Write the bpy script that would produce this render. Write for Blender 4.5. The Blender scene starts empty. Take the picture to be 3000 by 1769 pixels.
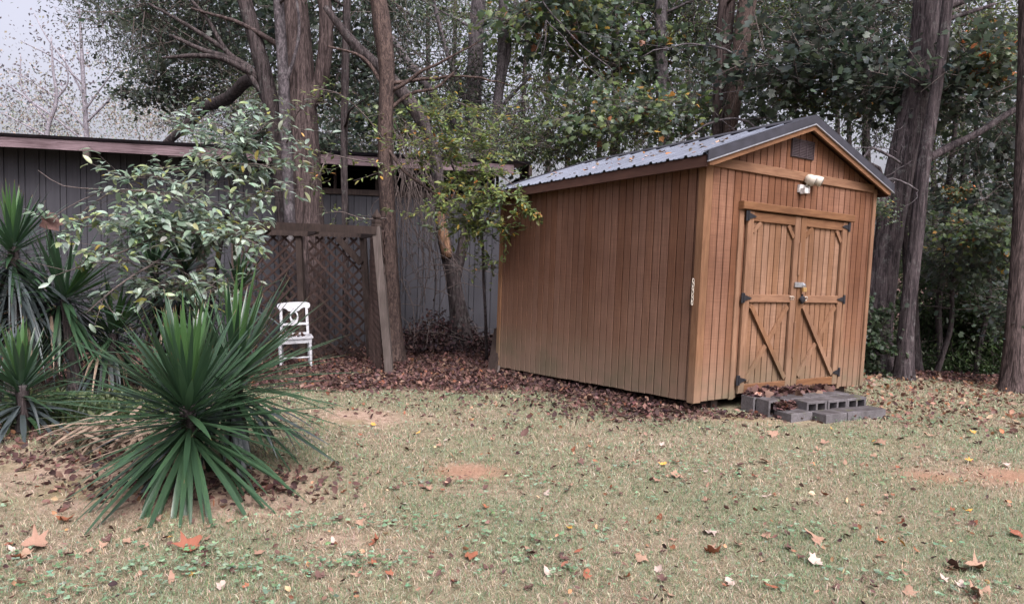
import bpy, math, random
import numpy as np
from mathutils import Vector, Matrix
random.seed(7); RNG = np.random.default_rng(7)
S = bpy.context.scene
COL = S.collection
# ------------------------------------------------------------------ camera
F, PITCH, ROLL, EYE = 2070.0, 0.070, 0.0315, 1.5      # focal in photo pixels (3000 wide)
CX, CY = 1500.0, 884.5
cp, sp, cr, sr = math.cos(PITCH), math.sin(PITCH), math.cos(ROLL), math.sin(ROLL)
fwd = Vector((0, cp, -sp)); up0 = Vector((0, sp, cp)); r0 = Vector((1, 0, 0))
right = cr * r0 + sr * up0; up = cr * up0 - sr * r0
cam = bpy.data.cameras.new('camera'); camo = bpy.data.objects.new('camera', cam); COL.objects.link(camo)
camo.matrix_world = Matrix(((right.x, up.x, -fwd.x, 0), (right.y, up.y, -fwd.y, 0), (right.z, up.z, -fwd.z, EYE), (0, 0, 0, 1)))
cam.sensor_width = 36; cam.lens = F / 3000 * 36; cam.clip_end = 2000; cam.clip_start = 0.05
S.camera = camo
# ------------------------------------------------------------------ sky, sun, exposure
SUN_EL, SUN_AZ = math.radians(52), math.radians(155)    # azimuth from +Y clockwise: over the viewer's right shoulder
w = bpy.data.worlds.new('World'); S.world = w; w.use_nodes = True
nt = w.node_tree; nt.nodes.clear()
sky = nt.nodes.new('ShaderNodeTexSky'); sky.sky_type = 'NISHITA'; sky.sun_disc = False
sky.sun_elevation = SUN_EL; sky.sun_rotation = SUN_AZ; sky.air_density = 1.0; sky.dust_density = 8.0; sky.ozone_density = 1.0
hs = nt.nodes.new('ShaderNodeHueSaturation'); hs.inputs['Saturation'].default_value = 0.30
nt.links.new(sky.outputs[0], hs.inputs['Color'])
tint = nt.nodes.new('ShaderNodeMix'); tint.data_type = 'RGBA'; tint.blend_type = 'MULTIPLY'; tint.inputs[0].default_value = 1.0
tint.inputs[7].default_value = (1.0, 0.955, 1.045, 1); nt.links.new(hs.outputs[0], tint.inputs[6])      # thin overcast, faintly lavender
bg = nt.nodes.new('ShaderNodeBackground'); bg.inputs['Strength'].default_value = 0.14
out = nt.nodes.new('ShaderNodeOutputWorld')
nt.links.new(tint.outputs[2], bg.inputs[0]); nt.links.new(bg.outputs[0], out.inputs[0])
sun = bpy.data.lights.new('sun', 'SUN'); suno = bpy.data.objects.new('sun', sun); COL.objects.link(suno)
sun.energy = 1.5; sun.angle = math.radians(35); sun.color = (1, 0.96, 0.92)
sd = Vector((math.sin(SUN_AZ) * math.cos(SUN_EL), math.cos(SUN_AZ) * math.cos(SUN_EL), math.sin(SUN_EL)))
suno.rotation_euler = (-sd).to_track_quat('-Z', 'Y').to_euler()
S.view_settings.view_transform = 'Standard'; S.view_settings.look = 'None'
S.view_settings.exposure = 1.15; S.view_settings.gamma = 1.0; S.view_settings.use_curve_mapping = False
S.render.engine = 'CYCLES'
try:
    S.cycles.use_denoising = True; S.cycles.denoiser = 'OPENIMAGEDENOISE'
except Exception: pass
S.cycles.max_bounces = 6; S.cycles.diffuse_bounces = 3; S.cycles.glossy_bounces = 2; S.cycles.transmission_bounces = 3; S.cycles.transparent_max_bounces = 8

# ------------------------------------------------------------------ helpers
def at(x, y, Y):
    """photo pixel + distance ahead (m) -> world point"""
    a = (x - CX) / F; b = -(y - CY) / F
    r = a * cr - b * sr; u = b * cr + a * sr
    d = Vector((r, cp + u * sp, -sp + u * cp))
    return Vector((0, 0, EYE)) + d * (Y / d.y)
def pxm(npx, Y): return npx * Y / F
def sst(a, b, x):
    t = np.clip((x - a) / (b - a), 0, 1); return t * t * (3 - 2 * t)
def gz(x, y):
    x = np.asarray(x, float); y = np.asarray(y, float)
    wl = sst(-.5, -3, x); t = sst(6, 12, y)
    z = -t * (.10 + .2 * wl)
    z = z + .055 * np.exp(-((x - 2.3) ** 2 + (y - 7.0) ** 2) / 4.5)
    wr = sst(1.5, 4, x)
    z = z - wr * 1.9 * sst(10.2, 19, y)
    z = z - .12 * sst(4, 9, x) * sst(6.5, 9, y)
    z = z + .012 * np.sin(1.7 * x + .6) * np.cos(1.3 * y) + .008 * np.sin(3.9 * x + 2.2 * y)
    return z
def gpt(x, y):
    """pixel -> point on the ground (ray march)"""
    lo, hi = 1.5, 60.
    for Y in np.arange(2, 40, .05):
        p = at(x, y, Y)
        if p.z <= gz(p.x, p.y): return p
    return p
def link(o, parent=None):
    COL.objects.link(o)
    if parent is not None: o.parent = parent
    return o
def tag(o, label=None, cat=None, group=None, kind=None):
    if label: o['label'] = label
    if cat: o['category'] = cat
    if group: o['group'] = group
    if kind: o['kind'] = kind
    return o
def thing(name, loc, label, cat, group=None):
    o = bpy.data.objects.new(name, None); o.empty_display_size = .1; COL.objects.link(o); o.location = loc
    return tag(o, label, cat, group)

class MB:
    def __init__(s): s.v = []; s.f = []; s.m = []
    def add(s, vs, fs, mi=0):
        n = len(s.v); s.v += [tuple(p) for p in vs]; s.f += [tuple(i + n for i in f) for f in fs]; s.m += [mi] * len(fs); return s
    def box(s, a, b, ch=0, axis=None, mi=0):
        """box from corner a to b; ch chamfers the face on the -/+ side of axis, e.g. axis='-y'"""
        a = list(a); b = list(b)
        x0, y0, z0 = a; x1, y1, z1 = b
        vs = [(x0, y0, z0), (x1, y0, z0), (x1, y1, z0), (x0, y1, z0), (x0, y0, z1), (x1, y0, z1), (x1, y1, z1), (x0, y1, z1)]
        fs = [(0, 3, 2, 1), (4, 5, 6, 7), (0, 1, 5, 4), (1, 2, 6, 5), (2, 3, 7, 6), (3, 0, 4, 7)]
        if not ch: return s.add(vs, fs, mi)
        face = {'-z': (0, 3, 2, 1), '+z': (4, 5, 6, 7), '-y': (0, 1, 5, 4), '+x': (1, 2, 6, 5), '+y': (2, 3, 7, 6), '-x': (3, 0, 4, 7)}[axis]
        ax = 'xyz'.index(axis[1]); sg = 1 if axis[0] == '+' else -1
        fs = [f for f in fs if f != face]
        c = [sum(vs[i][k] for i in face) / 4 for k in range(3)]
        new = []
        for i in face:
            p = list(vs[i])
            for k in range(3):
                if k != ax: p[k] += ch if p[k] < c[k] else -ch
            new.append(tuple(p))
        for i in face:
            p = list(vs[i]); p[ax] -= sg * ch; vs[i] = tuple(p)
        n = len(vs); vs += new
        fs.append((n, n + 1, n + 2, n + 3))
        for k in range(4): fs.append((face[k], face[(k + 1) % 4], n + (k + 1) % 4, n + k))
        return s.add(vs, fs, mi)
    def bar(s, p, q, wd, th, nrm, mi=0, ch=0):
        """rectangular bar from p to q, width wd across, thickness th along nrm"""
        p = Vector(p); q = Vector(q); d = (q - p).normalized(); nrm = Vector(nrm); nrm = (nrm - d * nrm.dot(d)).normalized(); sd_ = d.cross(nrm)
        vs = []
        for e in (p, q):
            for a, b in ((-1, -1), (1, -1), (1, 1), (-1, 1)): vs.append(e + sd_ * (a * wd / 2) + nrm * (b * th / 2))
        return s.add(vs, [(3, 2, 1, 0), (4, 5, 6, 7), (0, 1, 5, 4), (1, 2, 6, 5), (2, 3, 7, 6), (3, 0, 4, 7)], mi)
    def tube(s, pts, rad, n=8, cap=True, mi=0, rough=0., ridge=None):
        pts = [Vector(p) for p in pts]; vs = []; fs = []
        if not hasattr(rad, '__len__'): rad = [rad] * len(pts)
        t0 = (pts[1] - pts[0]).normalized(); ref = Vector((1, 0, 0)) if abs(t0.x) < .9 else Vector((0, 1, 0))
        e = (ref - t0 * ref.dot(t0)).normalized()
        for i, p in enumerate(pts):
            t = (pts[min(i + 1, len(pts) - 1)] - pts[max(i - 1, 0)]).normalized()
            e = (e - t * e.dot(t)).normalized(); g = t.cross(e)
            for k in range(n):
                a = 2 * math.pi * k / n; r = rad[i]
                if ridge is not None: r *= ridge[k] * (1 + rough * (random.random() - .5))
                elif rough: r *= 1 + rough * (random.random() - .5)
                vs.append(p + e * (r * math.cos(a)) + g * (r * math.sin(a)))
        for i in range(len(pts) - 1):
            for k in range(n):
                k2 = (k + 1) % n; fs.append((i * n + k, i * n + k2, (i + 1) * n + k2, (i + 1) * n + k))
        if cap:
            fs.append(tuple(range(n - 1, -1, -1))); m = (len(pts) - 1) * n; fs.append(tuple(m + k for k in range(n)))
        return s.add(vs, fs, mi)
    def lathe(s, prof, base, axis=(0, 0, 1), n=14, mi=0):
        ax = Vector(axis).normalized(); base = Vector(base)
        return s.tube([base + ax * z for r, z in prof], [max(r, 1e-4) for r, z in prof], n=n, mi=mi) if False else s._lathe(prof, base, ax, n, mi)
    def _lathe(s, prof, base, ax, n, mi):
        ref = Vector((1, 0, 0)) if abs(ax.x) < .9 else Vector((0, 1, 0)); e = (ref - ax * ref.dot(ax)).normalized(); g = ax.cross(e)
        vs = []; fs = []
        for r, z in prof:
            for k in range(n):
                a = 2 * math.pi * k / n; vs.append(base + ax * z + (e * math.cos(a) + g * math.sin(a)) * max(r, 1e-4))
        for i in range(len(prof) - 1):
            for k in range(n):
                k2 = (k + 1) % n; fs.append((i * n + k, i * n + k2, (i + 1) * n + k2, (i + 1) * n + k))
        fs.append(tuple(range(n - 1, -1, -1))); m = (len(prof) - 1) * n; fs.append(tuple(m + k for k in range(n)))
        return s.add(vs, fs, mi)
    def prism(s, poly, d, mi=0):
        """poly: list of 3D points (planar), extruded by vector d"""
        n = len(poly); d = Vector(d); vs = [Vector(p) for p in poly] + [Vector(p) + d for p in poly]
        fs = [tuple(range(n - 1, -1, -1)), tuple(range(n, 2 * n))] + [(k, (k + 1) % n, n + (k + 1) % n, n + k) for k in range(n)]
        return s.add(vs, fs, mi)
    def mesh(s, name, mats, xf=None, smooth=False):
        me = bpy.data.meshes.new(name)
        vs = s.v if xf is None else [tuple(xf(Vector(p))) for p in s.v]
        me.from_pydata(vs, [], s.f)
        for mt in (mats if isinstance(mats, (list, tuple)) else [mats]): me.materials.append(mt)
        if any(s.m): me.polygons.foreach_set('material_index', s.m)
        if smooth: me.polygons.foreach_set('use_smooth', [True] * len(s.f))
        me.update(); return me
    def build(s, name, mats, parent=None, xf=None, smooth=False):
        return link(bpy.data.objects.new(name, s.mesh(name, mats, xf, smooth)), parent)

def np_mesh(name, V, faces, mats, col=None, smooth=False, midx=None):
    """V (n,3); faces list of int arrays (k,m)"""
    me = bpy.data.meshes.new(name); me.vertices.add(len(V)); me.vertices.foreach_set('co', np.ascontiguousarray(V, np.float32).ravel())
    loops = np.concatenate([f.ravel() for f in faces]); tot = np.concatenate([np.full(len(f), f.shape[1]) for f in faces])
    st = np.concatenate([[0], np.cumsum(tot)[:-1]])
    me.loops.add(len(loops)); me.loops.foreach_set('vertex_index', loops.astype(np.int32))
    me.polygons.add(len(tot)); me.polygons.foreach_set('loop_start', st.astype(np.int32)); me.polygons.foreach_set('loop_total', tot.astype(np.int32))
    for mt in mats: me.materials.append(mt)
    if midx is not None: me.polygons.foreach_set('material_index', midx.astype(np.int32))
    if smooth: me.polygons.foreach_set('use_smooth', np.ones(len(tot), bool))
    me.update(calc_edges=True)
    if col is not None:
        at_ = me.color_attributes.new('col', 'FLOAT_COLOR', 'POINT')
        c4 = np.ones((len(V), 4), np.float32); c4[:, :3] = col; at_.data.foreach_set('color', c4.ravel())
    return me

# ------------------------------------------------------------------ materials
class G:
    def __init__(s, name):
        s.m = bpy.data.materials.new(name); s.m.use_nodes = True; s.t = s.m.node_tree; s.t.nodes.clear()
        s.o = s.t.nodes.new('ShaderNodeOutputMaterial')
    def n(s, typ, props=None, **inp):
        nd = s.t.nodes.new('ShaderNode' + typ)
        for k, v in (props or {}).items(): setattr(nd, k, v)
        for k, v in inp.items():
            k = k.replace('_', ' '); sk = nd.inputs[int(k[1:])] if k[0] == 'i' and k[1:].isdigit() else nd.inputs[k]
            if isinstance(v, bpy.types.NodeSocket): s.t.links.new(v, sk)
            else: sk.default_value = (tuple(v) + (1,)) if isinstance(v, tuple) and len(v) == 3 and sk.type == 'RGBA' else v
        return nd
    def noise(s, vec, scale, detail=4, rough=.55, dist=0): return s.n('TexNoise', None, Vector=vec, Scale=scale, Detail=detail, Roughness=rough, Distortion=dist).outputs['Fac']
    def map(s, vec, sc): return s.n('Mapping', None, Vector=vec, Scale=sc).outputs[0]
    def ramp(s, fac, stops):
        nd = s.n('ValToRGB', None, Fac=fac); e = nd.color_ramp.elements
        while len(e) < len(stops): e.new(.5)
        for el, (p, c) in zip(e, stops): el.position = p; el.color = (c, c, c, 1) if not hasattr(c, '__len__') else tuple(c) + (1,)
        return nd.outputs[0]
    def mix(s, fac, a, b, mode='MIX'):
        nd = s.t.nodes.new('ShaderNodeMix'); nd.data_type = 'RGBA'; nd.blend_type = mode
        for sk, v in ((nd.inputs[0], fac), (nd.inputs[6], a), (nd.inputs[7], b)):
            if isinstance(v, bpy.types.NodeSocket): s.t.links.new(v, sk)
            else: sk.default_value = v if sk.type == 'VALUE' else tuple(v) + (1,)
        return nd.outputs[2]
    def math(s, op, a, b=0., c=None):
        nd = s.n('Math', {'operation': op}, i0=a, i1=b)
        if c is not None: nd.inputs[2].default_value = c
        return nd.outputs[0]
    def pos(s): return s.n('NewGeometry').outputs['Position']
    def bump(s, h, strength=.3, dist=.01): return s.n('Bump', None, Height=h, Strength=strength, Distance=dist).outputs[0]
    def bsdf(s, color, rough=.8, spec=.3, bump=None, metal=0., **kw):
        nd = s.n('BsdfPrincipled', None, Base_Color=color, Roughness=rough, Metallic=metal)
        nd.inputs['Specular IOR Level'].default_value = spec
        if bump is not None: s.t.links.new(bump, nd.inputs['Normal'])
        return nd.outputs[0]
    def done(s, sh): s.t.links.new(sh, s.o.inputs['Surface']); return s.m

def shed_frame_coords(g):
    return g.pos()
def mat_wood(name, c_lo, c_hi, grain=(60, 60, 3), kerf=0., var=.18, mould=False, rough=.82, bleach=None, face=None):
    g = G(name); P = g.pos()
    grn = g.noise(g.map(P, grain), 1, 5, .65, .3)
    col = g.mix(g.ramp(grn, [(.3, 0), (.7, 1)]), c_lo, c_hi)
    big = g.noise(P, 1.6, 3)
    col = g.mix(g.ramp(big, [(.35, .0), (.7, .55)]), col, tuple(x * .62 for x in c_lo))
    rnd = g.n('ObjectInfo').outputs['Random']
    v = g.n('HueSaturation', None, Value=g.n('MapRange', None, Value=rnd, i3=1 - var, i4=1 + var).outputs[0], Saturation=g.n('MapRange', None, Value=rnd, i3=1.05, i4=.9).outputs[0], Color=col).outputs[0]
    col = v
    h = grn
    if kerf:
        kn = g.noise(g.map(P, (4, 4, 220)), 1, 2, .5)
        col = g.mix(g.math('MULTIPLY', g.ramp(kn, [(.42, 0), (.62, 1)]), kerf), col, tuple(x * .55 for x in c_lo))
        h = g.math('ADD', grn, g.math('MULTIPLY', kn, .8))
    if bleach:
        z = g.n('SeparateXYZ', None, Vector=P).outputs[2]
        zz = g.math('ADD', z, g.math('MULTIPLY', g.noise(g.map(P, (5, 5, 1.2)), 1, 4), .9))
        col = g.mix(g.math('MULTIPLY', g.ramp(g.n('MapRange', None, Value=zz, i1=.35, i2=1.75).outputs[0], [(0, 1), (1, 0)]), .42), col, bleach)
    if mould:
        z = g.n('SeparateXYZ', None, Vector=P).outputs[2]
        mn = g.noise(g.map(P, (2.2, 2.2, 3)), 1, 5, .6)
        lo = g.ramp(g.n('MapRange', None, Value=z, i1=.02, i2=.62).outputs[0], [(0, 1), (.35, .65), (1, 0)])
        mk = g.math('MULTIPLY', lo, g.ramp(mn, [(.42, 0), (.62, 1)]))
        col = g.mix(g.math('MULTIPLY', mk, .85), col, (.055, .06, .028))
        col = g.mix(g.math('MULTIPLY', lo, .42), col, (.225, .18, .135))
    bp = g.bump(h, .35, .004)
    return g.done(g.bsdf(col, rough, .2, bp))
M = {}
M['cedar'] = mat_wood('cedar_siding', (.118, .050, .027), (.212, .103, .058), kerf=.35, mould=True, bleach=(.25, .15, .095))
M['cedar_shaded'] = mat_wood('cedar_shaded_siding', (.095, .044, .027), (.165, .084, .052), kerf=.22, mould=True, bleach=(.27, .18, .125), var=.13)  # darker copy of the front siding: tree shade put into the colour
M['cedar_trim'] = mat_wood('cedar_trim', (.125, .06, .03), (.225, .12, .064), grain=(30, 30, 4), mould=True, var=.12)
M['cedar_rail'] = mat_wood('cedar_rail', (.12, .056, .028), (.215, .112, .058), grain=(5, 5, 50), var=.15)
M['cedar_door'] = mat_wood('cedar_door', (.145, .073, .039), (.27, .152, .09), kerf=.3, mould=True, var=.14)
M['dark_trim'] = mat_wood('stained_fascia', (.055, .026, .02), (.085, .042, .03), grain=(6, 6, 40))
M['groove'] = mat_wood('groove_backing', (.026, .012, .008), (.04, .02, .012))
M['grey_wood'] = mat_wood('weathered_post', (.06, .048, .042), (.145, .12, .11), grain=(40, 40, 2.5), var=.2)
M['dark_wood'] = mat_wood('dark_weathered', (.024, .017, .015), (.064, .045, .038), grain=(40, 40, 6), var=.25)
M['lattice'] = mat_wood('lattice_wood', (.022, .013, .011), (.058, .035, .029), grain=(30, 30, 30), var=.3)
M['fascia_old'] = mat_wood('flaking_fascia', (.06, .038, .042), (.22, .16, .175), grain=(3, 3, 60), var=.1)
M['green_siding'] = mat_wood('painted_siding', (.036, .036, .042), (.052, .052, .060), grain=(30, 30, 1.2), var=.08, rough=.75)  # base colour lowered to carry the tree shade over this wall
M['green_dark'] = mat_wood('siding_groove', (.022, .022, .026), (.03, .03, .034))

def simple(name, c, rough=.6, metal=0., var=.25, scale=20, spec=.4, c2=None, bump=.15, bd=.003):
    g = G(name); P = g.pos(); nz = g.noise(P, scale, 5, .6)
    col = g.mix(g.ramp(nz, [(.3, 0), (.7, 1)]), tuple(x * (1 - var) for x in c), c2 or tuple(min(1, x * (1 + var)) for x in c))
    return g.done(g.bsdf(col, rough, spec, g.bump(nz, bump, bd), metal))
def mat_roof():
    g = G('roof_metal'); P = g.pos(); nz = g.noise(P, 3, 5, .6)
    col = g.mix(g.ramp(nz, [(.3, 0), (.7, 1)]), (.075, .085, .11), (.115, .13, .165))
    sp_ = g.noise(P, 40, 3, .6)
    col = g.mix(g.ramp(sp_, [(.62, 0), (.72, .6)]), col, (.06, .05, .045))
    return g.done(g.bsdf(col, g.math('ADD', .42, g.math('MULTIPLY', nz, .15)), .4, None, .3))
M['roof'] = mat_roof()
M['roof_trim'] = simple('dark_roof_trim', (.022, .022, .03), .45, 0, .4, 8, .5)
M['hardware'] = simple('black_hardware', (.018, .018, .022), .5, .3)
M['steel'] = simple('galvanised', (.42, .43, .45), .38, .8, .2)
M['brass'] = simple('brass', (.55, .36, .15), .35, .7, .15)
M['white_plastic'] = simple('aged_white_plastic', (.42, .38, .32), .5, 0, .12, 40)
M['dirty_plate'] = simple('dirty_plate', (.35, .33, .31), .6, 0, .55, 45, c2=(.68, .66, .64))
M['lens'] = simple('lamp_glass', (.12, .115, .11), .15, 0, .2, 60, .6)
M['vent'] = simple('vent_brown', (.045, .032, .036), .55, 0, .2)
def mat_concrete():
    g = G('concrete'); P = g.pos(); a = g.noise(P, 5, 5, .6); b = g.noise(P, 60, 3, .7)
    col = g.mix(g.ramp(a, [(.3, 0), (.7, 1)]), (.065, .06, .063), (.15, .14, .147))
    col = g.mix(g.ramp(b, [(.35, .5), (.6, 0)]), col, (.05, .048, .046))
    nz = g.n('SeparateXYZ', None, Vector=g.n('NewGeometry').outputs['Normal']).outputs[2]
    dirt = g.math('MULTIPLY', g.ramp(nz, [(.6, 0), (.9, 1)]), g.ramp(g.noise(P, 9, 4), [(.35, .2), (.6, .85)]))
    col = g.mix(dirt, col, (.036, .030, .030))
    moss = g.ramp(g.noise(P, 7, 5, .6), [(.58, 0), (.68, .6)])
    col = g.mix(moss, col, (.07, .075, .03))
    return g.done(g.bsdf(col, .92, .2, g.bump(b, .6, .004)))
M['concrete'] = mat_concrete()
def mat_chairpaint():
    g = G('flaking_white_paint'); P = g.pos()
    cr_ = g.noise(g.map(P, (14, 14, 60)), 1, 5, .7, .6)
    col = g.mix(g.ramp(cr_, [(.58, 0), (.64, 1)]), (.44, .45, .475), (.09, .075, .065))
    col = g.mix(g.ramp(g.noise(P, 9, 3), [(.4, .0), (.75, .35)]), col, (.25, .245, .24))
    return g.done(g.bsdf(col, .55, .35, g.bump(cr_, .2, .002)))
M['white_paint'] = mat_chairpaint()
def mat_bark(name, lo, hi, sc=(26, 26, 3.2), moss=0., lich=0.):
    g = G(name); P = g.pos()
    wv = g.noise(g.map(P, sc), 1, 6, .65, .8)
    fine = g.noise(g.map(P, tuple(x * 4 for x in sc)), 1, 3, .6)
    col = g.mix(g.ramp(wv, [(.40, 0), (.58, 1)]), lo, hi)
    col = g.mix(g.ramp(fine, [(.45, .45), (.6, 0)]), col, tuple(x * .4 for x in lo))
    if lich: col = g.mix(g.ramp(g.noise(P, 9, 6, .75), [(.54, 0), (.66, lich)]), col, (.20, .21, .20))
    if moss: col = g.mix(g.ramp(g.noise(P, 3, 4), [(.5, 0), (.65, moss)]), col, (.05, .06, .025))
    return g.done(g.bsdf(col, .9, .15, g.bump(g.math('ADD', wv, g.math('MULTIPLY', fine, .3)), .9, .03)))
M['bark'] = mat_bark('furrowed_bark', (.030, .022, .021), (.115, .086, .082))
M['bark_warm'] = mat_bark('scaly_bark', (.038, .027, .025), (.122, .086, .074), (30, 30, 9))
M['bark_grey'] = mat_bark('grey_bark', (.04, .035, .038), (.125, .108, .115), (14, 14, 6), lich=.4)
M['bark_dark'] = mat_bark('dark_bark', (.022, .018, .018), (.085, .068, .068), lich=.25)
M['bark_oak'] = mat_bark('oak_bark', (.024, .019, .021), (.088, .071, .074), (20, 20, 2.6), lich=.3)
M['bark_bare'] = mat_bark('stripped_bark', (.16, .085, .05), (.36, .22, .14), (26, 26, 4))
M['bark_pale'] = mat_bark('pale_bark', (.20, .185, .21), (.32, .30, .33), (10, 10, 5))
M['twig'] = simple('twig', (.085, .068, .062), .9, 0, .5, 40)
M['vine'] = simple('vine', (.085, .066, .06), .9, 0, .5, 30)

def mat_leaf(name, trans=.35, rough=.5, spec=.35, tint=(1, 1, 1), vein=False):
    g = G(name); a = g.n('VertexColor', {'layer_name': 'col'}).outputs['Color']
    nz = g.noise(g.pos(), 35, 3)
    col = g.mix(g.ramp(nz, [(.35, .0), (.7, .45)]), a, g.mix(1., a, (.55, .55, .5), 'MULTIPLY'))
    if tint != (1, 1, 1): col = g.mix(1., col, tint, 'MULTIPLY')
    d = g.bsdf(col, rough, spec)
    tr = g.n('BsdfTranslucent', None, Color=col).outputs[0]
    mx = g.n('MixShader', None, i0=trans, i1=d, i2=tr).outputs[0]
    return g.done(mx)
M['leaf'] = mat_leaf('foliage', .42, .42, .45)
M['leaf_gloss'] = mat_leaf('shrub_foliage', .3, .34, .6)
M['grass'] = mat_leaf('grass_blades', .3, .6, .2)
M['dry'] = mat_leaf('dead_leaf', .12, .75, .15)
def mat_oneleaf(name, a, b, c, rough=.7, trans=.15, spec=.2):
    g = G(name); oc = g.n('TexCoord').outputs['Object']; rnd = g.n('ObjectInfo').outputs['Random']
    nz = g.noise(oc, 22, 4, .6)
    col = g.mix(g.ramp(nz, [(.35, 0), (.68, 1)]), a, b); col = g.mix(g.math('MULTIPLY', rnd, .6), col, c)
    d = g.bsdf(col, rough, spec); tr = g.n('BsdfTranslucent', None, Color=col).outputs[0]
    return g.done(g.n('MixShader', None, i0=trans, i1=d, i2=tr).outputs[0])
M['fl_tan'] = mat_oneleaf('tan_leaf', (.25, .16, .11), (.34, .225, .16), (.27, .155, .115))
M['fl_rust'] = mat_oneleaf('rust_leaf', (.23, .085, .045), (.31, .135, .075), (.20, .07, .05))
M['fl_brown'] = mat_oneleaf('brown_leaf', (.075, .042, .036), (.15, .085, .072), (.10, .055, .05))
M['fl_yellow'] = mat_oneleaf('yellow_leaf', (.48, .27, .06), (.55, .35, .10), (.42, .20, .05))
M['fl_pale'] = mat_oneleaf('pale_leaf', (.36, .29, .25), (.46, .38, .33), (.40, .30, .26))
M['yucca'] = None
def mat_yucca(name, base, tip, rough=.29):
    g = G(name); oc = g.n('TexCoord').outputs['Object']; xyz = g.n('SeparateXYZ', None, Vector=oc); rnd = g.n('ObjectInfo').outputs['Random']
    st = g.noise(g.map(oc, (160, 160, 2)), 1, 3, .5)
    col = g.mix(g.ramp(st, [(.35, 0), (.65, 1)]), base, tip)
    col = g.mix(g.math('MULTIPLY', rnd, .5), col, tuple(x * .55 for x in base))
    tp = g.ramp(xyz.outputs[2], [(.93, 0), (.99, 1)])
    col = g.mix(tp, col, (.16, .10, .05))
    d = g.bsdf(col, rough, .5); tr = g.n('BsdfTranslucent', None, Color=col).outputs[0]
    return g.done(g.n('MixShader', None, i0=.18, i1=d, i2=tr).outputs[0])
M['yucca'] = mat_yucca('yucca_leaf', (.028, .062, .034), (.05, .098, .046))
M['yucca_young'] = mat_yucca('young_yucca_leaf', (.045, .105, .034), (.075, .15, .05))
M['yucca_old'] = mat_yucca('old_yucca_leaf', (.035, .05, .048), (.075, .09, .095), .42)
M['yucca_dead'] = mat_yucca('dead_yucca_leaf', (.20, .14, .10), (.38, .29, .215), .8)

# ------------------------------------------------------------------ ground
def bare_mask(x, y):
    """0 grass .. 1 bare soil / leaf litter"""
    m = np.zeros_like(x)
    def blob(cx, cy, rx, ry, k=1.): return k * np.exp(-(((x - cx) / rx) ** 2 + ((y - cy) / ry) ** 2) ** 1.6)
    for args in BARE: m = np.maximum(m, blob(*args))
    return m
def litter_mask(x, y):
    m = np.zeros_like(x)
    edge = 7.55 + .25 * np.sin(1.3 * x) + .12 * np.sin(4 * x) - .35 * sst(-2, -4, x)
    m = np.maximum(m, sst(-.25, .55, y - edge) * sst(1.5, .3, x - .0 * y))
    # strip along the shed's long side
    d = (x - 1.716) * (-.81) + (y - 6.51) * (-.584); s_ = (x - 1.716) * (-.584) + (y - 6.51) * .81
    m = np.maximum(m, np.exp(-(d / .55) ** 2) * sst(-.35, .3, s_) * sst(-.6, .2, d) * .95)
    m = np.maximum(m, sst(9.6, 10.6, y) * sst(1., 3., x))
    return np.clip(m, 0, 1)
def gp2(x, y): p = gpt(x, y); return p.x, p.y
BARE = []
for (px_, py_, rx, ry, k) in ((520, 1430, 1.0, .62, 1), (300, 1380, 1.0, .35, .85), (60, 1340, .9, .35, .6), (1070, 1225, .42, .35, .95), (1200, 1225, .3, .2, .6), (1370, 1385, .22, .2, .95), (1340, 1440, .35, .12, .4),
                          (2730, 1395, .3, .13, .7), (2960, 1400, .3, .2, .8), (1250, 1140, .7, .3, .6), (830, 1420, .4, .3, .5), (60, 1240, 1.2, .45, 1), (1000, 1590, .3, .12, .4), (2100, 1225, .8, .12, .8)):
    a_, b_ = gp2(px_, py_); BARE.append((a_, b_, rx, ry, k))
def fnoise(x, y, seed=0, sc=1.):
    r = np.random.default_rng(seed); s_ = 0
    for k in range(7):
        a, b, c = r.normal(size=3); f = sc * (1 + k * .7); s_ = s_ + np.sin(f * (a * x + b * y) + c * 5) / (1 + .35 * k)
    return s_ / 3.

def mat_ground():
    g = G('lawn_soil'); P = g.pos(); a = g.n('VertexColor', {'layer_name': 'col'}); m = g.n('SeparateColor', None, Color=a.outputs['Color'])
    n1 = g.noise(P, 1.3, 5, .6); n2 = g.noise(P, 18, 5, .65); n3 = g.noise(P, 90, 3, .7)
    thatch = g.mix(g.ramp(n2, [(.35, 0), (.65, 1)]), (.15, .12, .082), (.28, .23, .165))
    thatch = g.mix(g.ramp(n1, [(.4, .0), (.65, .6)]), thatch, (.15, .165, .095))
    soil = g.mix(g.ramp(n2, [(.35, 0), (.65, 1)]), (.22, .15, .11), (.37, .275, .21))
    soil = g.mix(g.ramp(g.noise(P, 2.3, 4), [(.5, 0), (.68, .7)]), soil, (.16, .15, .055))
    lit = g.mix(g.ramp(n2, [(.35, 0), (.65, 1)]), (.045, .028, .025), (.115, .068, .058))
    col = g.mix(m.outputs[0], thatch, soil); col = g.mix(m.outputs[1], col, lit); col = g.mix(m.outputs[2], col, (.27, .15, .095))
    col = g.mix(g.ramp(n3, [(.3, .55), (.55, 0)]), col, (.05, .035, .025))
    return g.done(g.bsdf(col, .95, .1, g.bump(g.math('ADD', n2, n3), .6, .02)))
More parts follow.
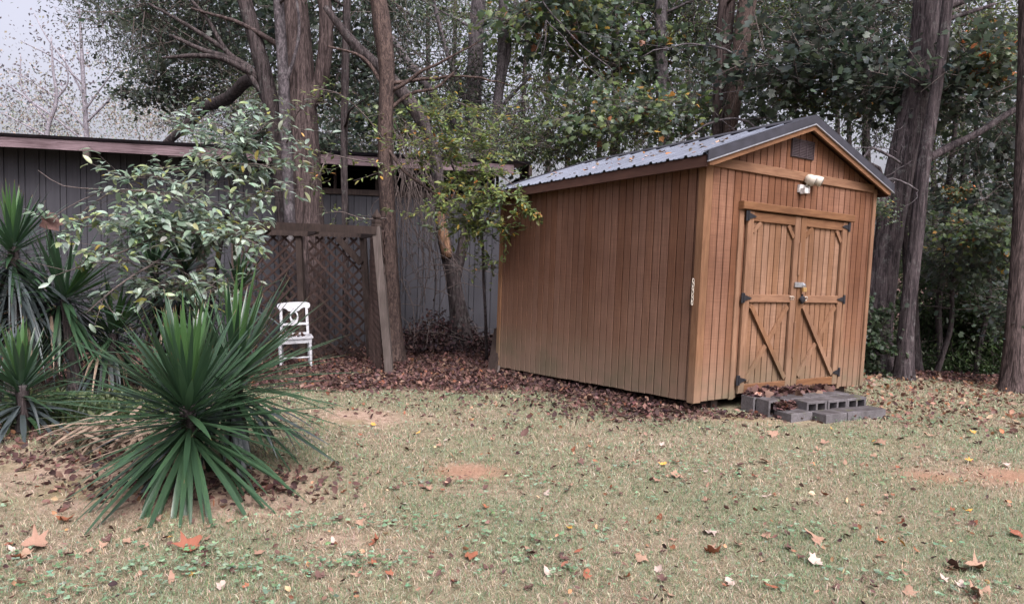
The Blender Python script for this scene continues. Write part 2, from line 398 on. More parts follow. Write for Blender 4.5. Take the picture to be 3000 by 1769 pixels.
def build_ground():
    def axis(c, near, far): 
        a = [c]; st = .09
        while a[-1] < near: a.append(a[-1] + st)
        while a[-1] < far: st *= 1.35; a.append(a[-1] + st)
        return np.array(a)
    xr = axis(0, 8, 420); xs = np.concatenate([-xr[:0:-1], xr]); yr = axis(0, 13, 420); ys = np.concatenate([-axis(0, 1, 60)[:0:-1], yr])
    X, Y = np.meshgrid(xs, ys); Z = gz(X, Y)
    clay = np.zeros_like(X)
    for (px_, py_, r_) in ((1370, 1385, .28), (2960, 1400, .3), (2720, 1400, .22)):
        a_, b_ = gp2(px_, py_); clay = np.maximum(clay, .8 * np.exp(-(((X - a_) ** 2 + (Y - b_) ** 2 * 2) / r_ ** 2)))
    wob = .22 * fnoise(X, Y, 3, 3.)
    C = np.stack([np.clip(bare_mask(X, Y) + wob * (bare_mask(X, Y) > .1), 0, 1), np.clip(litter_mask(X, Y) + wob * .5 * (litter_mask(X, Y) > .15), 0, 1), clay], -1).reshape(-1, 3)
    ny, nx = X.shape; i = np.arange(ny * nx).reshape(ny, nx)
    fs = np.stack([i[:-1, :-1], i[:-1, 1:], i[1:, 1:], i[1:, :-1]], -1).reshape(-1, 4)
    me = np_mesh('ground', np.stack([X, Y, Z], -1).reshape(-1, 3), [fs], [mat_ground()], C, True)
    return tag(link(bpy.data.objects.new('ground', me)), kind='structure')
build_ground()

# ------------------------------------------------------------------ wooden shed (slightly racked: u across the front, v towards the back, w up)
SO = Vector((1.7162, 6.5105, .1623)); SU = Vector((.8323, .5540, -.0194)); SV = Vector((-.5837, .8106, -.0470)); SW = Vector((.0028, -.0135, .9999))
SWD, SLN, SHT, RK = 2.787, 3.232, 2.20, .35
def sx(p): return SU * p.x + SV * p.y + SW * p.z
def sworld(u, v, w_): return SO + SU * u + SV * v + SW * w_
shed = thing('storage_shed', SO, 'brown wooden storage shed with grooved siding, metal roof and double doors', 'shed')
def sb(name, mat, parent, a, b, ch=.004, axis='-y'): return MB().box(a, b, ch, axis).build(name, M[mat], parent, sx)
def wtop(u): return 2.25 + RK * ((u if u <= SWD / 2 else SWD - u) + .12)
# walls: a thin dark backing with separate planks on it
fw = MB().box((0.02, .014, 0.02), (.58, .03, SHT)).box((.58, .0145, 1.84), (2.25, .0295, SHT)).box((2.25, .014, .02), (SWD - .02, .03, SHT)).build('front_wall', M['groove'], shed, sx)
PW, GP = .1005, .0125
u = .0
k = 0
while u < SWD - .01:
    u1 = min(u + PW, SWD); a, b = u + GP / 2, u1 - GP / 2
    jz = random.uniform(-.004, .004)
    if b > .6 and a < 2.235: w0 = 1.835
    else: w0 = random.uniform(-.004, .004)
    sb('plank', 'cedar', fw, (a, jz * .3, w0), (b, .014, SHT), .003)
    u = u1
gw = MB().prism([(0.03, .016, SHT), (SWD - .03, .016, SHT), (SWD - .03, .016, wtop(0) - .09), (SWD / 2, .016, wtop(SWD / 2) - .08), (.03, .016, wtop(0) - .09)], (0, .014, 0)).build('gable_wall', M['groove'], shed, sx)
u = 0.05
while u < SWD - .05:
    a, b = u + GP / 2, min(u + PW, SWD - .05) - GP / 2
    if b - a > .02:
        ps = [(a, -.001, SHT + .002), (b, -.001, SHT + .002), (b, -.001, wtop(b) - .062)]
        if a < SWD / 2 < b: ps.append((SWD / 2, -.001, wtop(SWD / 2) - .062))
        ps.append((a, -.001, wtop(a) - .062))
        MB().prism(ps, (0, .015, 0)).build('plank', M['cedar'], gw, sx)
    u += PW
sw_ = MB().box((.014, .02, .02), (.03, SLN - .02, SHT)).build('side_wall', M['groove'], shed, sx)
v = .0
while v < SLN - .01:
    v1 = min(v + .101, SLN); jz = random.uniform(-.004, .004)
    sb('plank', 'cedar_shaded', sw_, (jz * .3, v + GP / 2, random.uniform(-.004, .004)), (.014, v1 - GP / 2, SHT), .003, '-x')
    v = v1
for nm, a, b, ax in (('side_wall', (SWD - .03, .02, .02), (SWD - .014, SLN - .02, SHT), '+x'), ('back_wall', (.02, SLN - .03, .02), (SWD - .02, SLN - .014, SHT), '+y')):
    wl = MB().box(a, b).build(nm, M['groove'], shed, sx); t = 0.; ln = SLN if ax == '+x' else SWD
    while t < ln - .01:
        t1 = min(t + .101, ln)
        if ax == '+x': sb('plank', 'cedar_shaded', wl, (SWD - .014, t + GP / 2, 0), (SWD, t1 - GP / 2, SHT), .003, ax)
        else: sb('plank', 'cedar_shaded', wl, (t + GP / 2, SLN - .014, 0), (t1 - GP / 2, SLN, SHT), .003, ax)
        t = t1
MB().prism([(0.03, SLN - .016, SHT), (SWD - .03, SLN - .016, SHT), (SWD - .03, SLN - .016, wtop(0) - .09), (SWD / 2, SLN - .016, wtop(SWD / 2) - .08), (.03, SLN - .016, wtop(0) - .09)], (0, .014, 0)).build('gable_wall', M['cedar_shaded'], shed, sx)
# trim
sb('corner_trim', 'cedar_trim', shed, (-.018, -.022, -.012), (.078, -.003, SHT + .02))
sb('corner_trim', 'cedar_trim', shed, (-.0185, -.002, -.012), (-.004, .062, SHT), .003, '-x')
sb('corner_trim', 'cedar_trim', shed, (SWD - .045, -.021, -.012), (SWD + .016, -.003, SHT + .02))
sb('corner_trim', 'cedar_trim', shed, (-.0185, SLN - .06, -.012), (-.004, SLN + .01, SHT), .003, '-x')
sb('band_board', 'cedar_rail', shed, (.081, -.024, 2.178), (SWD - .048, -.003, 2.268))
sb('header_board', 'cedar_rail', shed, (.475, -.066, 1.822), (2.332, -.003, 1.898), .006)
sb('door_jamb', 'cedar_trim', shed, (.483, -.021, -.01), (.545, -.003, 1.82))
sb('door_jamb', 'cedar_trim', shed, (2.288, -.021, -.01), (2.335, -.003, 1.82))
# doors
def door(ua, ub, hinge_left):
    d = MB().box((ua + .012, .004, .06), (ub - .012, .016, 1.81)).build('door', M['groove'], shed, sx)
    il, ir = ua + .088, ub - .088
    n = max(1, int(round((ir - il) / .096))); st = (ir - il) / n
    for lo, hi in ((.131, .94), (1.017, 1.72)):
        for k in range(n): sb('plank', 'cedar_door', d, (il + k * st + GP / 2 - (.01 if k == 0 else 0), -.010, lo - .01), (il + (k + 1) * st - GP / 2, .0035, hi + .01), .003)
    sb('stile', 'cedar_trim', d, (ua, -.037, .045), (il, -.0105, 1.815)); sb('stile', 'cedar_trim', d, (ir, -.037, .045), (ub, -.0105, 1.815))
    sb('rail', 'cedar_rail', d, (il + .001, -.035, .048), (ir - .001, -.0105, .131)); sb('rail', 'cedar_rail', d, (il + .001, -.035, .94), (ir - .001, -.0105, 1.018)); sb('rail', 'cedar_rail', d, (il + .001, -.035, 1.722), (ir - .001, -.0105, 1.812))
    def br(p, q, dv, wd=.05): MB().bar((p[0], dv, p[1]), (q[0], dv, q[1]), wd, .019, (0, -1, 0)).build('brace', M['cedar_trim'], d, sx)
    br((il + .03, .90), (ir - .03, .165), -.0365); br((il + .03, .165), ((il + ir) / 2 - .022, .505), -.022); br(((il + ir) / 2 + .022, .56), (ir - .03, .90), -.022)
    br((il + .005, 1.62), (il + .115, 1.715), -.0215, .04); br((ir - .005, 1.60), (ir - .10, 1.715), -.0215, .04)
    for wz in (1.765, .98, .178):
        s_ = 1 if hinge_left else -1; e = ua if hinge_left else ub
        h = MB().box((e - .04 if s_ > 0 else e + .008, -.046, wz - .05), (e - .008 if s_ > 0 else e + .04, -.0375, wz + .05), .002, '-y')
        h.prism([(e - s_ * .008, -.0465, wz - .032), (e + s_ * .085, -.0465, wz - .010), (e + s_ * .115, -.0465, wz), (e + s_ * .085, -.0465, wz + .010), (e - s_ * .008, -.0465, wz + .032)], (0, .008, 0))
        h.lathe([(.006, -.048), (.0075, -.04), (.0075, .04), (.006, .048)], (e - s_ * .004, -.0475, wz), n=8)
        h.build('hinge', M['hardware'], d, sx)
    return d
dl = door(.585, 1.412, True); dr = door(1.424, 2.248, False)
sb('astragal', 'cedar_trim', dr, (1.398, -.052, 1.22), (1.422, -.038, 1.55)); sb('astragal', 'cedar_trim', dr, (1.398, -.052, .37), (1.422, -.038, .74))
MB().box((1.356, -.056, 1.098), (1.50, -.050, 1.150), .002, '-y').box((1.36, -.0495, 1.102), (1.40, -.038, 1.146)).box((1.47, -.062, 1.108), (1.512, -.0565, 1.140), .002, '-y').lathe([(.012, 0), (.012, .014), (.006, .018)], (1.487, -.062, 1.124), (0, -1, 0), 10).build('hasp', M['steel'], dl, sx)
MB().lathe([(.012, 0), (.012, .02), (.034, .024), (.038, .034), (.034, .046), (.015, .05)], (1.468, -.037, .975), (0, -1, 0), 14).box((1.492, -.052, .93), (1.512, -.037, 1.03), .002, '-y').build('door_handle', M['hardware'], dr, sx)
for uh, a0, a1, dd in ((1.30, -.6, 1.9, dl), (1.335, -.6, 1.9, dl), (1.565, -2.6, 2.2, dr)):
    pts = [(uh + .021 * math.cos(a), -.046 - .006 * math.sin(a * 2), .982 + .021 * math.sin(a)) for a in np.linspace(a0, a1, 9)]
    MB().tube(pts, .0045, 6).build('hook', M['white_plastic'], dd, sx)
# padlock hanging from the hasp
pl = thing('padlock', sworld(1.487, -.075, 1.055), 'small brass padlock hanging from the steel hasp between the doors', 'padlock')
MB().box((-.026, -.011, -.002), (.026, .011, .042), .003, '-y').build('body', M['brass'], pl, sx)
MB().tube([(-.015, 0, .042), (-.015, 0, .06)] + [(-.015 * math.cos(a), 0, .06 + .016 * math.sin(a)) for a in np.linspace(.3, 2.84, 6)] + [(.015, 0, .06), (.015, 0, .042)], .0042, 6).build('shackle', M['steel'], pl, sx)
# vent
vt = MB().box((1.212, -.012, 2.402), (1.578, -.002, 2.588), .002, '-y').build('gable_vent', M['vent'], shed, sx)
for c in range(3):
    for r in range(11):
        a = 1.222 + c * .118
        MB().bar((a, -.016, 2.413 + r * .0157), (a + .108, -.016, 2.413 + r * .0157), .011, .006, (0, -1, .7)).build('louver', M['vent'], vt, sx)
for c in range(4): MB().box((1.2125 + c * .1185, -.0225, 2.4025), (1.2195 + c * .1185, -.0125, 2.5875)).build('vent_bar', M['vent'], vt, sx)
# security light
sl = MB().box((1.362, -.030, 2.062), (1.535, -.003, 2.140), .004, '-y').box((1.368, -.085, 2.045), (1.425, -.031, 2.10), .004, '-y').build('security_light', M['dirty_plate'], shed, sx)
for ul, dx in ((1.478, -.25), (1.592, .3)):
    ax = Vector((.55, -.8, -.38)).normalized(); c = Vector((ul - .03, -.045, 2.205))
    MB().lathe([(.016, -.02), (.042, -.005), (.05, .03), (.052, .08), (.047, .083)], c, ax, 16).build('lamp_head', M['white_plastic'], sl, sx, True)
    MB().lathe([(.043, .0835), (.03, .089), (.001, .091)], c, ax, 16).build('lamp_lens', M['lens'], sl, sx, True)
    MB().tube([(1.47 if ul < 1.5 else 1.52, -.03, 2.142), (ul - .01, -.06, 2.17), (ul, -.05, 2.20)], .011, 8).build('swivel_arm', M['white_plastic'], sl, sx)
# roof
VA, VB = -.14, SLN + .10
def roof_panel(va, vb, left):
    prof = []; v_ = va
    per = .217; n = int(round((vb - va) / per)); per = (vb - va) / n
    for k in range(n):
        b_ = va + k * per
        for dv, h in ((0, .0), (.012, .0), (.024, .02), (.052, .02), (.064, 0), (.105, 0), (.11, .005), (.125, .005), (.13, 0), (.165, 0), (.17, .005), (.185, .005), (.19, 0)): prof.append((b_ + dv * per / .217, h))
    prof.append((vb, 0))
    us = [-.135, .35, .85, SWD / 2 - .005]; vs = []; fs = []; m = len(prof)
    for off in (0, -.004):
        for u_ in us:
            for v_, h in prof:
                uu = u_ if left else SWD - u_
                vs.append((uu, v_, wtop(-.12) + RK * (u_ + .12) + h + off + .004))
    L = len(us) * m
    for s_, o in ((0, 0), (1, L)):
        for i in range(len(us) - 1):
            for j in range(m - 1):
                q = (o + i * m + j, o + i * m + j + 1, o + (i + 1) * m + j + 1, o + (i + 1) * m + j)
                fs.append(q if s_ else q[::-1])
    for j in range(m - 1): fs.append((j, j + 1, L + j + 1, L + j))
    return MB().add(vs, fs).build('roof_panel', M['roof'], shed, sx)
nP = 4
for k in range(nP):
    a = VA + .012 + (VB - VA - .024) * k / nP; b = VA + .012 + (VB - VA - .024) * (k + 1) / nP
    roof_panel(a + .0006, b - .0006, True); roof_panel(a + .0006, b - .0006, False)
AP = SWD / 2
def uw(u_): return Vector((u_, 0, wtop(u_)))
for left in (True, False):
    f_ = (lambda u_: u_) if left else (lambda u_: SWD - u_)
    e0, e1 = -.14, AP
    # deck under the metal
    MB().prism([(f_(-.10), VA + .03, wtop(-.10) - .004), (f_(AP), VA + .03, wtop(AP) - .004), (f_(AP), VA + .03, wtop(AP) - .02), (f_(-.10), VA + .03, wtop(-.10) - .02)], (0, VB - VA - .06, 0)).build('roof_deck', M['dark_trim'], shed, sx)
    for va in (VA, VB - .012):
        MB().prism([(f_(e0), va, wtop(e0) + .03), (f_(AP), va, wtop(AP) + .03), (f_(AP), va, wtop(AP) - .052), (f_(e0), va, wtop(e0) - .052)], (0, .010, 0)).build('rake_trim', M['roof_trim'], shed, sx)
    MB().prism([(f_(e0), VA - .001, wtop(e0) + .034), (f_(AP), VA - .001, wtop(AP) + .034), (f_(AP), VA - .001, wtop(AP) + .031), (f_(e0), VA - .001, wtop(e0) + .031)], (0, .085, 0)).build('rake_flange', M['roof_trim'], shed, sx)
    MB().prism([(f_(e0), VA - .004, wtop(e0) - .0525), (f_(AP), VA - .004, wtop(AP) - .0525), (f_(AP), VA - .004, wtop(AP) - .064), (f_(e0), VA - .004, wtop(e0) - .064)], (0, .018, 0)).build('drip_edge', M['steel'], shed, sx)
    MB().prism([(f_(-.10), VA + .016, wtop(-.10) - .022), (f_(AP), VA + .016, wtop(AP) - .022), (f_(AP), VA + .016, wtop(AP) - .115), (f_(-.04), VA + .016, wtop(-.04) - .115), (f_(-.10), VA + .016, wtop(-.10) - .10)], (0, .022, 0)).build('rake_board', M['cedar_rail'], shed, sx)
    MB().prism([(f_(-.06), VA + .04, wtop(-.06) - .021), (f_(AP), VA + .04, wtop(AP) - .021), (f_(AP), VA + .04, wtop(AP) - .036), (f_(-.06), VA + .04, wtop(-.06) - .036)], (0, -VA - .045, 0)).build('soffit', M['dark_trim'], shed, sx)
    xa, xb = sorted((f_(-.12), f_(-.095)))
    sb('fascia', 'dark_trim', shed, (xa, VA + .04, wtop(-.12) - .105), (xb, VB - .02, wtop(-.12) - .008), .003, '-x' if left else '+x')
    xa, xb = sorted((f_(-.094), f_(-.0)))
    sb('soffit', 'dark_trim', shed, (xa, .003, wtop(-.12) - .075), (xb, VB - .02, wtop(-.12) - .06), .0)
MB().prism([(AP - .16, VA + .02, wtop(AP - .16) + .028), (AP, VA + .02, wtop(AP) + .036), (AP + .16, VA + .02, wtop(AP - .16) + .028), (AP + .16, VA + .02, wtop(AP - .16) + .024), (AP, VA + .02, wtop(AP) + .032), (AP - .16, VA + .02, wtop(AP - .16) + .024)], (0, VB - VA - .04, 0)).build('ridge_cap', M['roof_trim'], shed, sx)
# floor and skids
MB().box((.03, .03, .0), (SWD - .03, SLN - .03, .05)).build('floor', M['groove'], shed, sx)
for uu in (.35, 1.35, 2.35): MB().box((uu, .08, -.14), (uu + .09, SLN - .08, -.001)).build('skid', M['dark_wood'], shed, sx)
# chain hanging on the corner
ch = thing('chain', sworld(-.03, .05, .92), 'short pale chain hanging from a screw on the shed corner', 'chain')
for k in range(7):
    z0 = .21 - k * .034; rot = k % 2
    pts = [((0 if rot else .011 * math.cos(a)), (.011 * math.cos(a) if rot else 0), z0 + .021 * math.sin(a)) for a in np.linspace(0, 2 * math.pi, 11)]
    MB().tube([Vector(p) for p in pts], .0038, 5, cap=False).build('link', M['white_plastic'], ch, sx)
MB().tube([(.016, 0, .225), (-.006, 0, .225)], .004, 6).build('screw', M['steel'], ch, sx)

# ------------------------------------------------------------------ step of concrete blocks in front of the doors
BA = math.radians(-7); BU = (SU * math.cos(BA) + SV * math.sin(BA)); BU.z = 0; BU.normalize(); BV = Vector((-BU.y, BU.x, 0))
BO = sworld(.56, -.10, 0); BO.z = float(gz(BO.x, BO.y)) - .005
def bx_(p): return BU * p.x + BV * p.y + Vector((0, 0, p.z))
def hollow_block(o, L, D, H, label, group):
    b = MB(); t = .024; hw = (L - 3 * t) / 2
    # body as a ring: five webs and top / bottom shells
    b.box((0, -D, 0), (L, 0, t)); b.box((0, -D, H - t), (L, 0, H), .004, '+z')
    for k in range(3): b.box((k * (hw + t) + (.0005 if k == 0 else 0), -D + .001, t), (k * (hw + t) + t - (.0005 if k == 2 else 0), -.001, H - t))
    b.box((t, -D * .08, t), (L - t, -.002, H - t))
    ob = b.build('concrete_block', M['concrete'], None, bx_); ob.location = o; return tag(ob, label, 'concrete block', group)
L_, D_, H_ = .268, .155, .155
ORD = ['first', 'second', 'third', 'last']
rows = [('back', 0., 0., 4), ('middle', -.162, .03, 4)]
for r, (nm, vv, uo, n) in enumerate(rows):
    for k in range(n):
        p = BO + BU * (uo + k * (L_ + .006)) + BV * (vv + random.uniform(-.006, .006)); p.z = BO.z + random.uniform(0, .008)
        hollow_block(p, L_, D_, H_, ORD[k] + ' hollow concrete block of the ' + ('row against the doors' if r == 0 else 'middle row of the step') + ', counted from the chain corner', 'blocks of the ' + nm + ' row')
for k in range(3):
    p = BO + BU * (.345 + k * (L_ + .007)) + BV * (-.325 + random.uniform(-.008, .008)); p.z = BO.z + random.uniform(0, .008)
    hollow_block(p, L_, D_, H_, ORD[k if k < 2 else 3] + ' hollow block of the jutting front row, counted from the leaf filled notch', 'blocks of the front row')
for k, (du, dv) in enumerate(((.09, -.33), (.365, -.49), (.64, -.495), (.915, -.485))):
    p = BO + BU * du + BV * dv; p.z = float(gz(p.x, p.y)) - .012
    s_ = MB().box((0, -.19 if k else -.2, 0), (.268, 0, .085 + .006 * random.random()), .006, '+z').build('concrete_slab', M['concrete'], None, bx_); s_.location = p; s_.rotation_euler = (random.uniform(-.02, .02), random.uniform(-.02, .02), random.uniform(-.03, .03))
    tag(s_, ['solid concrete slab in the notch of the step beside the leaf pile', 'solid front step slab next to the notch slab', 'middle solid slab of the low front step', 'solid front step slab at the end towards the oak'][k], 'concrete slab', 'slabs of the low step' if k else None)
# supports under the shed corner
for k, (u_, v_, lb) in enumerate(((.25, .12, 'short timber offcut propping the shed floor beside the block step'), (2.45, .1, 'small timber block under the shed end nearest the thick oak'), (.12, 3.0, 'timber block under the shed corner by the leaning boards'))):
    p = sworld(u_, v_, 0); zt = p.z - .0; zb = float(gz(p.x, p.y)) - .02
    s_ = MB().box((0, 0, zb - zt), (.19, .16, -.003)).build('support_block', M['dark_wood'], None, lambda q: SU * q.x + SV * q.y + Vector((0, 0, q.z))); s_.location = p
    tag(s_, lb, 'timber block')
# boards leaning on the back corner
for k, (b0, t0, wd, lb) in enumerate((((1440, 1090), (1462, 960), .15, 'wide rough board leaning against the far shed corner'), ((1455, 1092), (1466, 1035), .06, 'narrow short board leaning beside the wide one at the shed corner'))):
    p = gpt(*b0); q = at(t0[0], t0[1], 9.35)
    s_ = MB().bar((0, 0, -.02), q - p, wd, .03, (-.7, -.7, .2)).build('leaning_board', M['grey_wood' if k else 'dark_wood'], None); s_.location = p; tag(s_, lb, 'board')

# ------------------------------------------------------------------ long outbuilding behind
W0 = at(0, 700, 11.6); W1 = at(1440, 800, 13.0); W0.z = W1.z = 0
wd_ = (W1 - W0).normalized(); wn = Vector((wd_.y, -wd_.x, 0))        # wn points to the viewer
WA, WB = -2.5, (W1 - W0).length + .55
def wx(p): return wd_ * p.x - wn * p.y + Vector((0, 0, p.z))
bld = thing('outbuilding', (W0.x, W0.y, -.35), 'long low grey green outbuilding with grooved siding and flaking fascia', 'outbuilding')
s_open = (at(925, 500, 12.4) - W0).dot(wd_)
def bw(name, mat, a, b, ch=0, axis='-y', parent=None): return MB().box(a, b, ch, axis).build(name, M[mat], parent or bld, wx)
Z_ = .35
fw2 = MB().box((WA, .014, 0), (s_open, .05, 3.12 + Z_ - .1)).box((s_open + .001, .014, 0), (WB, .05, 2.42 + Z_)).build('wall', M['green_dark'], bld, wx)
s = WA; alt = 0
while s < WB - .02:
    wdt = .215 if alt else .095; alt ^= 1; s1 = min(s + wdt, WB)
    top = 3.0 + Z_ if s < s_open else 2.42 + Z_
    bw('plank', 'green_siding', (s + .006, random.uniform(-.002, .002), 0.02), (s1 - .006, .0135, top), .003, '-y', fw2)
    s = s1
bw('top_plate', 'dark_wood', (s_open, -.03, 2.42 + Z_), (WB, .06, 2.52 + Z_), .005)
s = s_open + .3
while s < WB: bw('stud', 'dark_wood', (s, .0, 2.521 + Z_), (s + .05, .045, 3.0 + Z_)); s += .72
# roof: low slope, rises away from the viewer
RB, RT = 5.2, .35
MB().prism([(WA - .3, -.52, 3.06 + Z_), (WA - .3, RB, 3.06 + RT + Z_), (WA - .3, RB, 3.10 + RT + Z_), (WA - .3, -.56, 3.10 + Z_)], (WB + .3 - WA, 0, 0)).build('roof', M['roof_trim'], bld, wx)
MB().prism([(WA - .28, -.50, 2.90 + Z_), (WA - .28, -.465, 2.90 + Z_), (WA - .28, -.465, 3.055 + Z_), (WA - .28, -.50, 3.055 + Z_)], (WB - WA, 0, -.02)).build('fascia', M['fascia_old'], bld, wx)
s_t = (at(245, 465, 11.3) - W0).dot(wd_)
for s in np.arange(s_t - 4.8, WB, 2.4): MB().prism([(s, -.46, 2.87 + Z_), (s, .3, 2.87 + Z_), (s, .3, 3.05 + Z_), (s, -.46, 3.05 + Z_), (s, -.52, 2.84 + Z_)][:4], (.06, 0, 0)).build('rafter', M['dark_wood'], bld, wx)
bx0 = s_t; MB().box((s_t - .03, -.53, 2.78 + Z_), (s_t + .06, -.44, 2.905 + Z_), .006, '-y').build('bracket', M['grey_wood'], bld, wx)
bw('back_wall', 'green_dark', (WA, RB - .1, 0), (WB, RB - .04, 3.402 + Z_)); bw('end_wall', 'green_dark', (WB - .04, .06, 0), (WB, RB - .11, 2.9 + Z_)); bw('end_wall', 'green_dark', (WA, .06, 0), (WA + .04, RB - .11, 2.9 + Z_))

# ------------------------------------------------------------------ lattice arbor
PR = at(1078, 1064, 11.0); PR.z = float(gz(PR.x, PR.y))
arb = thing('lattice_arbor', PR, 'dark weathered wooden arbor with diagonal lattice panels behind the white chair', 'arbor')
def ab(p): return Vector(p) - PR
def post(b, t, wd=.095, mat='dark_wood', name='post'):
    return MB().bar(ab(b), ab(t), wd, wd, (0, -1, 0)).build(name, M[mat], arb)
def gb(x, y, Y):
    p = at(x, y, Y); p.z = float(gz(p.x, p.y)) - .05; return p
pr_t = at(1063, 690, 11.0); pm_b = gb(890, 1060, 11.0); pm_t = at(876, 690, 11.0); plb = gb(690, 1060, 11.0); plt = at(690, 684, 11.0)
post(gb(1086, 1062, 11.0), pr_t); post(pm_b, pm_t, .09); post(plb, plt)
lean_b = gpt(1143, 1097); lean_b = lean_b + Vector((0, 0, -.06)); lean_t = at(1103, 664, lean_b.y + .1)
lp = post(lean_b, lean_t, .098, 'grey_wood'); lp['label'] = 'leaning grey front post with pointed finial'
ft = lean_t
fin = MB(); n4 = [(.055, .0), (.055, .02), (.045, .03), (.05, .055), (.05, .075), (.03, .085), (.03, .10), (.045, .11), (.045, .13), (.002, .22)]
fin.lathe([(r * 1.3, z) for r, z in n4], ab(ft), (0, 0, 1), 4).build('finial', M['dark_wood'], lp)
fl_t = at(590, 650, lean_t.y + .05); post(gb(590, 1060, fl_t.y), fl_t)
MB().bar(ab(at(570, 652, lean_t.y - .055)), ab(at(1103, 675, lean_t.y - .055)), .038, .098, (0, 0, 1)).build('beam', M['dark_wood'], arb)
MB().bar(ab(at(640, 676, 10.93)), ab(at(1066, 688, 10.93)), .04, .09, (0, 0, 1)).build('beam', M['dark_wood'], arb)
for (xf_, yf, xb_, yb) in ((1098, 680, 1062, 692), (930, 672, 905, 684), (790, 665, 778, 681), (660, 660, 660, 678)):
    MB().bar(ab(at(xf_, yf + 4, lean_t.y)), ab(at(xb_, yb, 10.9)), .04, .07, (0, 0, 1)).build('rafter', M['dark_wood'], arb)
MB().bar(ab(at(988, 696, 10.93)), ab(at(1058, 772, 10.93)), .095, .04, (0, -1, 0)).build('brace', M['dark_wood'], arb)
def lattice(P0, wv, W_, H_, zf, first, sp_=.125, sw=.036, mat='lattice'):
    """panel with its lower left corner at P0 along unit wv; first=+1 puts '/' slats in front"""
    nv = Vector((wv.y, -wv.x, 0)).normalized(); zv = Vector((0, 0, 1))
    pan = MB().bar(ab(P0 + zv * .02), ab(P0 + wv * W_ + zv * .02), .03, .02, (0, 0, 1)).build('lattice_panel', M[mat], arb)
    st = sp_ * math.sqrt(2)
    for sgn in (1, -1):
        off = .007 if sgn == first else -.007
        c = -H_ + .05
        while c < W_:
            # line x = c + t (sgn +) or x = c + H - t ; z = t
            pts = []
            for t in np.linspace(0, H_, 60):
                x = c + t if sgn > 0 else c + H_ - t
                if .0 <= x <= W_: pts.append((x, t))
            if len(pts) > 3:
                a, b = pts[0], pts[-1]
                A = ab(P0 + wv * a[0] + zv * (a[1] + .03) + nv * off); B = ab(P0 + wv * b[0] + zv * (b[1] + .03) + nv * off)
                MB().bar(A, B, sw, .009, nv).build('slat', M[mat], pan)
            c += st
    return pan
g0 = Vector((plb.x + .05, plb.y, plb.z + .08)); g1 = Vector((pm_b.x - .04, pm_b.y, pm_b.z + .08)); g2 = Vector((pm_b.x + .05, pm_b.y, pm_b.z + .08))
hx = (pm_t.z - pm_b.z) - .12
lattice(g0, Vector((1, 0, 0)), g1.x - g0.x, hx, 0, 1); lattice(g2, Vector((1, 0, 0)), PR.x - .05 - g2.x, hx, 0, -1)
sv = Vector((lean_b.x - .10 - PR.x, lean_b.y - PR.y, 0)); sl_ = sv.length
lattice(Vector((PR.x, PR.y, PR.z + .05)) + sv.normalized() * .06, sv.normalized(), sl_ - .08, hx, 0, -1)

# ------------------------------------------------------------------ white chair
cpz = gpt(868, 1076)
chair = thing('dining_chair', (cpz.x, cpz.y, float(gz(cpz.x, cpz.y)) - .02), 'old white painted wooden dining chair with flaking paint standing in dead leaves', 'chair')
chair.rotation_euler = (math.radians(-1.5), math.radians(-3.0), math.radians(17))
def cb(name, mb, par=chair, smooth=False): return mb.build(name, M['white_paint'], par, None, smooth)
SH = .435
seat = cb('seat', MB().prism([(-.225, .19, SH), (-.245, -.20, SH), (-.21, -.225, SH), (.21, -.225, SH), (.245, -.20, SH), (.225, .19, SH)], (0, 0, .026)))
leg_prof = [(.013, 0), (.018, .012), (.018, .03), (.013, .04), (.019, .055), (.016, .07), (.021, .16), (.024, .285), (.018, .30), (.025, .315), (.026, .335), (.018, .35), (.024, .36), (.024, .375)]
for sx_ in (-1, 1):
    l = cb('leg', MB().lathe(leg_prof, (sx_ * .20, -.185, 0), (0, 0, 1), 14), smooth=True)
    cb('leg_block', MB().box((sx_ * .20 - .024, -.209, .374), (sx_ * .20 + .024, -.161, SH), .002, '-y'), l)
    # rear leg and back post in one sweep
    pts = [(sx_ * .185, .235, 0), (sx_ * .183, .19, .2), (sx_ * .18, .17, .42), (sx_ * .178, .19, .6), (sx_ * .176, .235, .78), (sx_ * .174, .265, .9)]
    m = MB()
    for a, b in zip(pts[:-1], pts[1:]): m.bar(a, b, .036, .028, (0, -1, 0))
    cb('back_post', m)
cb('apron', MB().box((-.176, -.205, .372), (.176, -.187, SH), .002, '-y')); cb('apron', MB().box((-.21, -.16, .372), (-.193, .165, SH))); cb('apron', MB().box((.193, -.16, .372), (.21, .165, SH))); cb('apron', MB().box((-.165, .155, .372), (.165, .172, SH)))
cb('stretcher', MB().tube([(-.20, -.185, .175), (.20, -.185, .175)], .0115, 8)); 
for sx_ in (-1, 1): cb('stretcher', MB().tube([(sx_ * .2, -.185, .15), (sx_ * .184, .2, .15)], .011, 8))
cb('lower_rail', MB().bar((-.18, .172, .475), (.18, .172, .475), .035, .018, (0, -1, 0))); cb('middle_rail', MB().bar((-.178, .195, .612), (.178, .195, .612), .034, .018, (0, -1, .3)))
def backpt(x, z):  # follows the reclined back
    y = .188 + (z - .6) * .25; return Vector((x, y, z))
tr = [(-.228, .895), (-.222, .865), (-.205, .85), (-.185, .848), (-.165, .858), (-.135, .862), (-.105, .85), (-.075, .822), (-.055, .815), (.055, .815), (.075, .822), (.105, .85), (.135, .862), (.165, .858), (.185, .848), (.205, .85), (.222, .865), (.228, .895), (.215, .918), (.18, .93), (.08, .938), (-.08, .938), (-.18, .93), (-.215, .918)]
cb('top_rail', MB().prism([backpt(x, z - .02) + Vector((0, -.012, 0)) for x, z in tr], (0, .024, .006)))
